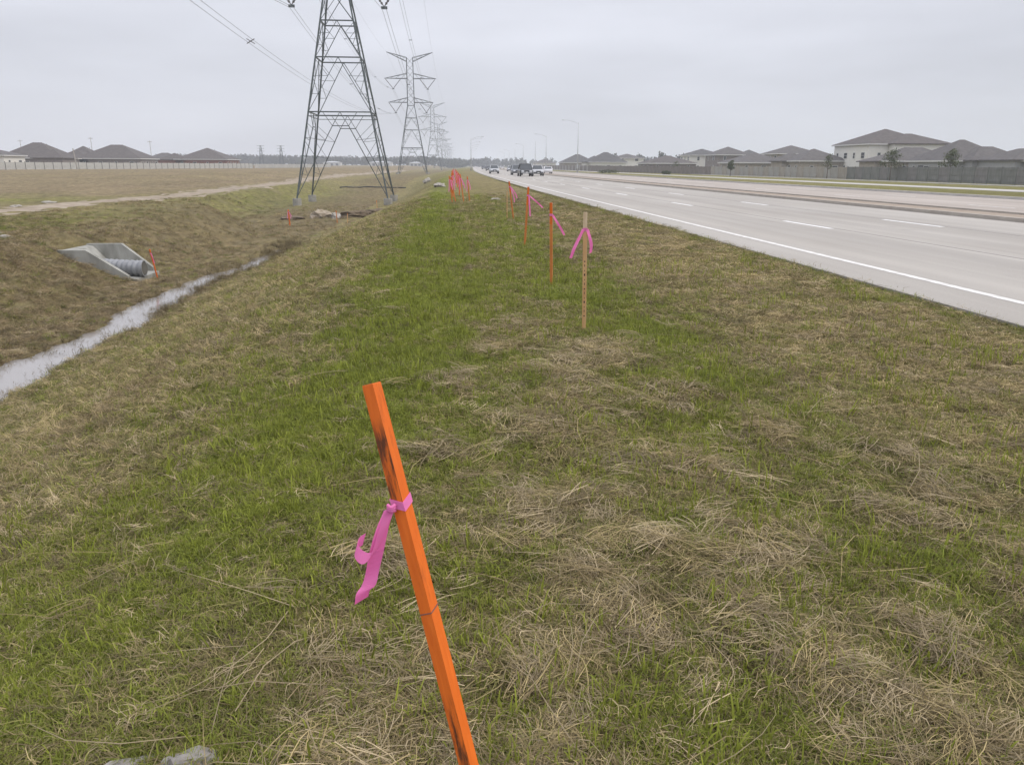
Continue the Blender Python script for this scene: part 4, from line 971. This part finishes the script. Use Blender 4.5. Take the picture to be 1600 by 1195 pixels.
def clump(i, kind, seed):
    g_ = np.random.default_rng(seed); V = []; F = []; S = []
    def strand(pts, w):
        pts = np.array(pts); n = len(pts); d = pts[-1]-pts[0]; sd = np.array((-d[1], d[0], 0.0)); L_ = np.linalg.norm(sd)
        if L_ < 1e-5: a = g_.random()*6.28; sd = np.array((math.cos(a), math.sin(a), 0))
        else: sd /= L_
        sd = sd + np.array((0, 0, g_.normal()*.5)); sd /= np.linalg.norm(sd)
        o = len(V); sh_ = .75+.5*g_.random()
        for k in range(n):
            ww = w*(1-.85*(k/(n-1))**1.6)/2
            V.append(pts[k]-sd*ww); V.append(pts[k]+sd*ww); S.extend([sh_, sh_])
        for k in range(n-1): F.append((o+2*k, o+2*k+1, o+2*k+3, o+2*k+2))
    if kind == 'tuft':
        for _ in range(16):
            a = g_.random()*6.28; r0 = .022*g_.random()**.5; h = .05+.085*g_.random(); l = h*(.15+.65*g_.random()); b_ = a+g_.normal()*.5
            p = np.array((math.cos(a)*r0, math.sin(a)*r0, -.006)); dv = np.array((math.cos(b_), math.sin(b_), 0))
            strand([p, p+dv*l*.25+np.array((0, 0, h*.55)), p+dv*l*.62+np.array((0, 0, h*.9)), p+dv*l*1.05+np.array((0, 0, h*(.98-.25*g_.random())))], .0042+.002*g_.random())
    elif kind == 'turf':
        for _ in range(26):
            p = np.array((*(g_.normal(size=2)*.03), -.005)); a = g_.random()*6.28; h = .018+.03*g_.random(); l = .02+.035*g_.random(); dv = np.array((math.cos(a), math.sin(a), 0))
            strand([p, p+dv*l*.4+np.array((0, 0, h*.8)), p+dv*l+np.array((0, 0, h))], .003+.0015*g_.random())
    elif kind == 'mat':
        for _ in range(34):
            p = np.array((*(g_.normal(size=2)*.04), .002+.022*g_.random())); a = g_.random()*6.28; l = .03+.07*g_.random(); dv = np.array((math.cos(a), math.sin(a), 0)); nv_ = np.array((-dv[1], dv[0], 0))*g_.normal()*.014; up = np.array((0, 0, 1.))
            strand([p, p+dv*l*.35+nv_+up*(.012*g_.random()), p+dv*l*.7+nv_*.8+up*(.014*g_.random()), p+dv*l-up*.006*g_.random()], .0026+.0016*g_.random())
    elif kind == 'straw':
        a0 = g_.random()*6.28
        for _ in range(13):
            p = np.array((*(g_.normal(size=2)*.035), .012+.025*g_.random())); a = a0+g_.normal()*.38; l = .12+.22*g_.random(); dv = np.array((math.cos(a), math.sin(a), 0)); nv_ = np.array((-dv[1], dv[0], 0))*g_.normal()*.045; up = np.array((0, 0, 1.))
            p = p-dv*l*.5
            strand([p, p+dv*l*.2+nv_*.6+up*.012, p+dv*l*.4+nv_+up*.022, p+dv*l*.6+nv_+up*.024, p+dv*l*.8+nv_*.6+up*.014, p+dv*l], .0027+.0013*g_.random())
    elif kind == 'stalk':
        for _ in range(2):
            p = np.array((*(g_.normal(size=2)*.03), .02)); a = g_.random()*6.28; l = .35+.35*g_.random(); dv = np.array((math.cos(a), math.sin(a), 0)); nv_ = np.array((-dv[1], dv[0], 0))*g_.normal()*.06; up = np.array((0, 0, 1.)); kz_ = .02+.05*g_.random()
            strand([p, p+dv*l*.3+nv_+up*kz_*.8, p+dv*l*.55+nv_*1.3+up*kz_, p+dv*l*.8+nv_+up*kz_*.7, p+dv*l+up*kz_*.2], .0030)
    elif kind == 'shoot':
        for _ in range(5):
            p = np.array((*(g_.normal(size=2)*.03), -.006)); a = g_.random()*6.28; h = .045+.06*g_.random(); l = h*(.1+.5*g_.random()); dv = np.array((math.cos(a), math.sin(a), 0))
            strand([p, p+dv*l*.2+np.array((0, 0, h*.55)), p+dv*l*.6+np.array((0, 0, h*.92)), p+dv*l+np.array((0, 0, h))], .0055+.003*g_.random())
    elif kind == 'weed':
        for _ in range(9):
            p = np.array((*(g_.normal(size=2)*.05), -.01)); a = g_.random()*6.28; h = .12+.16*g_.random(); l = .02+.10*g_.random(); dv = np.array((math.cos(a), math.sin(a), 0))
            strand([p, p+dv*l*.3+np.array((0, 0, h*.5)), p+dv*l+np.array((0, 0, h))], .004)
            for q in range(3):
                u = .45+.17*q; c0 = p+dv*l*u+np.array((0, 0, h*u)); a2 = g_.random()*6.28; strand([c0, c0+np.array((math.cos(a2)*.03, math.sin(a2)*.03, .03))], .006)
    me = raw_mesh('clump_'+kind, np.array(V), np.array(F), live if kind in ('tuft', 'turf', 'shoot') else dead, True)
    at_ = me.attributes.new('shade', 'FLOAT', 'POINT'); at_.data.foreach_set('value', np.array(S, np.float32))
    o = bpy.data.objects.new('%02d_%s' % (i, kind), me); src.objects.link(o)
KINDS = ['tuft']*5 + ['turf']*4 + ['mat']*5 + ['straw']*5 + ['stalk']*5 + ['weed']*3 + ['shoot']*5
for i, k in enumerate(KINDS): clump(i, k, 100+i)
IDX = {k: [i for i, q in enumerate(KINDS) if q == k] for k in set(KINDS)}

ng = bpy.data.node_groups.new('scatter', 'GeometryNodeTree')
ng.interface.new_socket('Geometry', in_out='INPUT', socket_type='NodeSocketGeometry'); ng.interface.new_socket('Geometry', in_out='OUTPUT', socket_type='NodeSocketGeometry')
gi = ng.nodes.new('NodeGroupInput'); go = ng.nodes.new('NodeGroupOutput'); ip = ng.nodes.new('GeometryNodeInstanceOnPoints'); ci = ng.nodes.new('GeometryNodeCollectionInfo')
ci.inputs['Collection'].default_value = src; ci.inputs['Separate Children'].default_value = True; ci.inputs['Reset Children'].default_value = True
def named(dt, nm):
    n = ng.nodes.new('GeometryNodeInputNamedAttribute'); n.data_type = dt; n.inputs['Name'].default_value = nm; return n.outputs['Attribute']
ng.links.new(gi.outputs[0], ip.inputs['Points']); ng.links.new(ci.outputs[0], ip.inputs['Instance']); ip.inputs['Pick Instance'].default_value = True
ng.links.new(named('INT', 'pick'), ip.inputs['Instance Index']); ng.links.new(named('FLOAT_VECTOR', 'turn'), ip.inputs['Rotation']); ng.links.new(named('FLOAT_VECTOR', 'size'), ip.inputs['Scale'])
ng.links.new(ip.outputs[0], go.inputs[0])

def scatter(name, X, Y, kinds, size, tint, label, tilt=.12, dz=0.0, cat='grass'):
    n = len(X); Z = terrain(X, Y) + dz
    me = bpy.data.meshes.new(name); me.vertices.add(n); me.vertices.foreach_set('co', np.stack([X, Y, Z], 1).astype(np.float32).ravel())
    a = me.attributes.new('pick', 'INT', 'POINT'); a.data.foreach_set('value', kinds.astype(np.int32))
    e = .15; gx = (terrain(X+e, Y)-terrain(X-e, Y))/(2*e); gy = (terrain(X, Y+e)-terrain(X, Y-e))/(2*e)
    tx = np.arctan(np.clip(gy, -.8, .8)); ty = -np.arctan(np.clip(gx, -.8, .8))
    rz = rng.random(n)*6.283
    # tilt to the slope then spin: small-angle so order matters little
    ca_, sa_ = np.cos(rz), np.sin(rz); lx = tx*ca_ + ty*sa_; ly = -tx*sa_ + ty*ca_
    a = me.attributes.new('turn', 'FLOAT_VECTOR', 'POINT'); a.data.foreach_set('vector', np.stack([tx + rng.normal(size=n)*tilt*.5, ty + rng.normal(size=n)*tilt*.5, rz], 1).astype(np.float32).ravel())
    a = me.attributes.new('size', 'FLOAT_VECTOR', 'POINT'); a.data.foreach_set('vector', np.repeat(size[:, None], 3, 1).astype(np.float32).ravel())
    a = me.attributes.new('tint', 'FLOAT_VECTOR', 'POINT'); a.data.foreach_set('vector', tint.astype(np.float32).ravel())
    o = ob(name, me); md = o.modifiers.new('scatter', 'NODES'); md.node_group = ng
    return tag(o, label, cat, kind='stuff')
def sample(n, y0, y1, left=.72, right=.86, s0=-30.0, s1=6.03, pw=1.0):
    u = rng.random(n); Y = (y0+2.2)*((y1+2.2)/(y0+2.2))**u - 2.2; lo = -(left*Y+1.2); hi = right*Y+1.0; X = lo + (hi-lo)*rng.random(n)
    s = X - curve(Y); k = (s > s0) & (s < s1); return X[k], Y[k]
def pick(kind, n): return rng.choice(IDX[kind], n)
def lod(Y, a=.5, cap=2.4): return np.clip((Y/4.0)**a, .9, cap)
def jit(n, a=.22): return 1 + (rng.random(n)-.5)*2*a

def place(kind, n, prob, y0=1.05, y1=48, smin=.8, smax=1.25, **kw):
    X, Y = sample(n, y0, y1, **kw); g_, d_, b_ = cover(X, Y); s = X-curve(Y); k = rng.random(len(X)) < prob(g_, d_, b_, X, Y, s)
    # nothing in open water, on the outlet apron or through the stones
    k &= ~((terrain(X, Y) < -2.99)) & ~((np.abs(s+25.6) < 2.0+.5*(rng.random(len(X))-.5)) & (Y > 22)) & ~((Y > 31.7) & (Y < 34.7) & (X > -17) & (X < -12.5))
    X, Y = X[k], Y[k]; g_, d_, b_ = g_[k], d_[k], b_[k]
    sz = lod(Y)*(smin+(smax-smin)*rng.random(len(X)))
    return X, Y, g_, d_, b_, sz
# live grass
X, Y, g_, d_, b_, sz = place('tuft', 60000, lambda g, d, b, X, Y, s: np.clip((g-.2)*1.5, 0, 1)*sstep(40, 18, Y), smin=.28, smax=.72)
n = len(X); m_ = np.clip(fbm(X*.8, Y*.6, 13, 3)*1.0 + (rng.random(n)-.5)*.7, 0, 1)[:, None]
tint = (GREEN*1.25*(1-m_) + LIME*1.35*m_)*jit(n, .36)[:, None]
scatter('grass_tufts', X, Y, pick('tuft', n), sz, tint, 'fresh green grass shoots growing through the dead thatch')
X, Y, g_, d_, b_, sz = place('turf', 80000, lambda g, d, b, X, Y, s: np.clip(.35+g*1.0, 0, 1)*(1-.6*b)*sstep(52, 30, Y), smin=.8, smax=1.3)
n = len(X); m_ = np.clip(rng.random(n)*.7 + .3*g_, 0, 1)[:, None]; dry = (rng.random(n) > (.2+.9*g_))[:, None]; oq = rng.random(n)[:, None]
tint = np.where(dry, np.where(oq < .6, OLIVE*1.3, THATCH*1.35), GREEN*1.3*(1-m_)+LIME*1.35*m_)*jit(n, .3)[:, None]
scatter('grass_turf', X, Y, pick('turf', n), sz, tint, 'short green and dry turf covering the bank')
X, Y = sample(15000, 1.05, 13, s1=5.2); n1_ = fbm(X*1.3, Y*1.1, 63, 3); k = (rng.random(len(X)) < np.clip(.15+2.2*(n1_-.42), .03, 1)*(1-.5*pile_field(X, Y))) & (X > -3); X, Y = X[k], Y[k]; n = len(X)
tint = (LIME*1.25)*jit(n, .25)[:, None]*np.array((1, 1.02, 1))
scatter('grass_shoots', X, Y, pick('shoot', n), (.75+.5*rng.random(n))*np.clip((Y/4)**.3, .9, 1.4), tint, 'single yellow green grass blades standing up in the thatch', tilt=.25)
# dead thatch
X, Y, g_, d_, b_, sz = place('mat', 80000, lambda g, d, b, X, Y, s: np.clip(.92-.75*g, .10, 1)*sstep(52, 30, Y), smin=.7, smax=1.15)
n = len(X); q = rng.random(n)[:, None]; base = THATCH*(1-d_[:, None])+TAN*d_[:, None]; base = (base*(1-b_[:, None])+BROWN*b_[:, None])*1.2
q2 = rng.random(n)[:, None]; base = np.where(q2 < .55*(1-b_[:, None])*(1-.9*d_[:, None]), OLIVE*1.15, base*1.12)
tint = np.where(q < .14, GREY*1.45, np.where(q > .70, base*.5, base))*jit(n, .38)[:, None]
scatter('dead_thatch', X, Y, pick('mat', n), sz, tint, 'matted dead grass lying over the bank', tilt=.2)
# hay in piles and streaks
X, Y = sample(26000, 1.05, 14); pf = pile_field(X, Y); st_ = fbm(X*1.5, Y*2.2, 5, 3); k = (rng.random(len(X)) < np.clip(pf*1.1 *1.0 + .14*sstep(.62, .76, st_)*sstep(-2.5, 0, X) + .004, 0, 1)) & (X < 5.6); X, Y = X[k], Y[k]
n = len(X); tint = np.where((rng.random(n) < .45)[:, None], GREY*1.4, np.where((rng.random(n) < .4)[:, None], BROWN*.9, TAN*1.15))*jit(n, .4)[:, None]
scatter('loose_hay', X, Y, pick('straw', n), (.45+.5*rng.random(n))*np.clip((Y/4)**.3, .85, 1.4), tint, 'pale straw lying in heaps and streaks on the verge', tilt=.25, dz=.004, cat='straw')
X, Y = sample(420, 1.05, 12, s1=5.4); n = len(X); tint = np.where((rng.random(n) < .5)[:, None], GREY*1.25, TAN*1.1)*jit(n, .2)[:, None]
scatter('straw_stalks', X, Y, pick('stalk', n), .6+.7*rng.random(n), tint, 'single long pale stalks strewn over the grass', tilt=.2, dz=.008, cat='straw')
# rough tussocks on the far bank of the ditch
X, Y = sample(52000, 14, 90, left=.95, right=0.0, s0=-25, s1=-7.5); g_, d_, b_ = cover(X, Y); s = X-curve(Y); n1_ = fbm(X*.8, Y*.5, 23, 3)
k = (rng.random(len(X)) < np.clip(.05+1.7*(n1_-.38), 0, .8)) & (s < np.where(Y < 50, -11, -7.5)) & ~((Y > 31.3) & (Y < 35) & (X > -15.6) & (X < -12)) & (terrain(X, Y) > -2.95) & (np.abs(s+25.6) > 2.1)
X, Y, g_, b_ = X[k], Y[k], g_[k], b_[k]; n = len(X); q = rng.random(n)[:, None]; gg = (rng.random(n) < .15+.7*g_)[:, None]
tint = np.where(gg, np.where(q < .6, OLIVE*.95, GREEN*1.0), np.where(q < .4, BROWN*1.2, np.where(q < .8, THATCH*1.2, TAN*1.05)))*jit(n, .35)[:, None]
scatter('bank_tussocks', X, Y, np.where(rng.random(n) < .6, pick('turf', n), pick('mat', n)), (1.7+1.3*rng.random(n))*np.clip((Y/30)**.4, .8, 1.5), tint, 'rough brown and olive tussocks on the far ditch bank', tilt=.3)
# brown weeds on the slope, ragged fringe along the road, stems in the water
X, Y = sample(20000, 3, 60); s = X-curve(Y); g_, d_, b_ = cover(X, Y); k = rng.random(len(X)) < np.clip(b_*.8*(s < -2) + .03*(s < -2), 0, 1)
k &= (np.abs(s-chan(Y)) > 1.5) | (rng.random(len(X)) < .15)
k &= ~((Y > 31.5) & (Y < 34.9) & (X > -17.2) & (X < -12.3)) & (terrain(X, Y) > -2.99)
X, Y = X[k], Y[k]; n = len(X); tint = np.where((rng.random(n) < .3)[:, None], TAN*1.0, BROWN*1.35)*jit(n, .3)[:, None]
scatter('dry_weeds', X, Y, pick('weed', n), (.35+.5*rng.random(n))*np.clip((Y/9)**.4, .8, 1.6), tint, 'brown dry weeds standing on the ditch banks', cat='weeds')
Y = 5*(90/5)**rng.random(6000); X = 5.93 + curve(Y) - np.abs(rng.normal(size=len(Y)))*.16 + .09*(fbm(Y*1.3, Y*0+2, 6, 3)-.5)*2; n = len(X)
m_ = rng.random(n)[:, None]; tint = np.where(m_ < .55, np.where(m_ < .3, GREEN*1.0, OLIVE*1.1), THATCH*1.15)*jit(n, .25)[:, None]
scatter('road_edge_grass', X, Y, pick('turf', n), (.5+.45*rng.random(n))*np.clip((Y/6)**.45, .9, 1.7), tint, 'ragged grass fringe along the road edge', dz=.012)
Y = 9+38*rng.random(14000); X = chan(Y) + rng.normal(size=len(Y))*.45 + .25*(Y > 20); k = rng.random(len(Y)) < np.clip(.02+2.6*(fbm(X*2.6, Y*1.9, 44, 4)-.47)+.10*sstep(19, 27, Y), 0, 1); X, Y = X[k], Y[k]; n = len(X)
tint = (THATCH*.8)*jit(n, .4)[:, None]
scatter('water_stems', X, Y, np.where(rng.random(n) < .6, pick('weed', n), pick('tuft', n)), .8+.9*rng.random(n), tint, 'dark dead stems poking out of the ditch water', dz=.0)
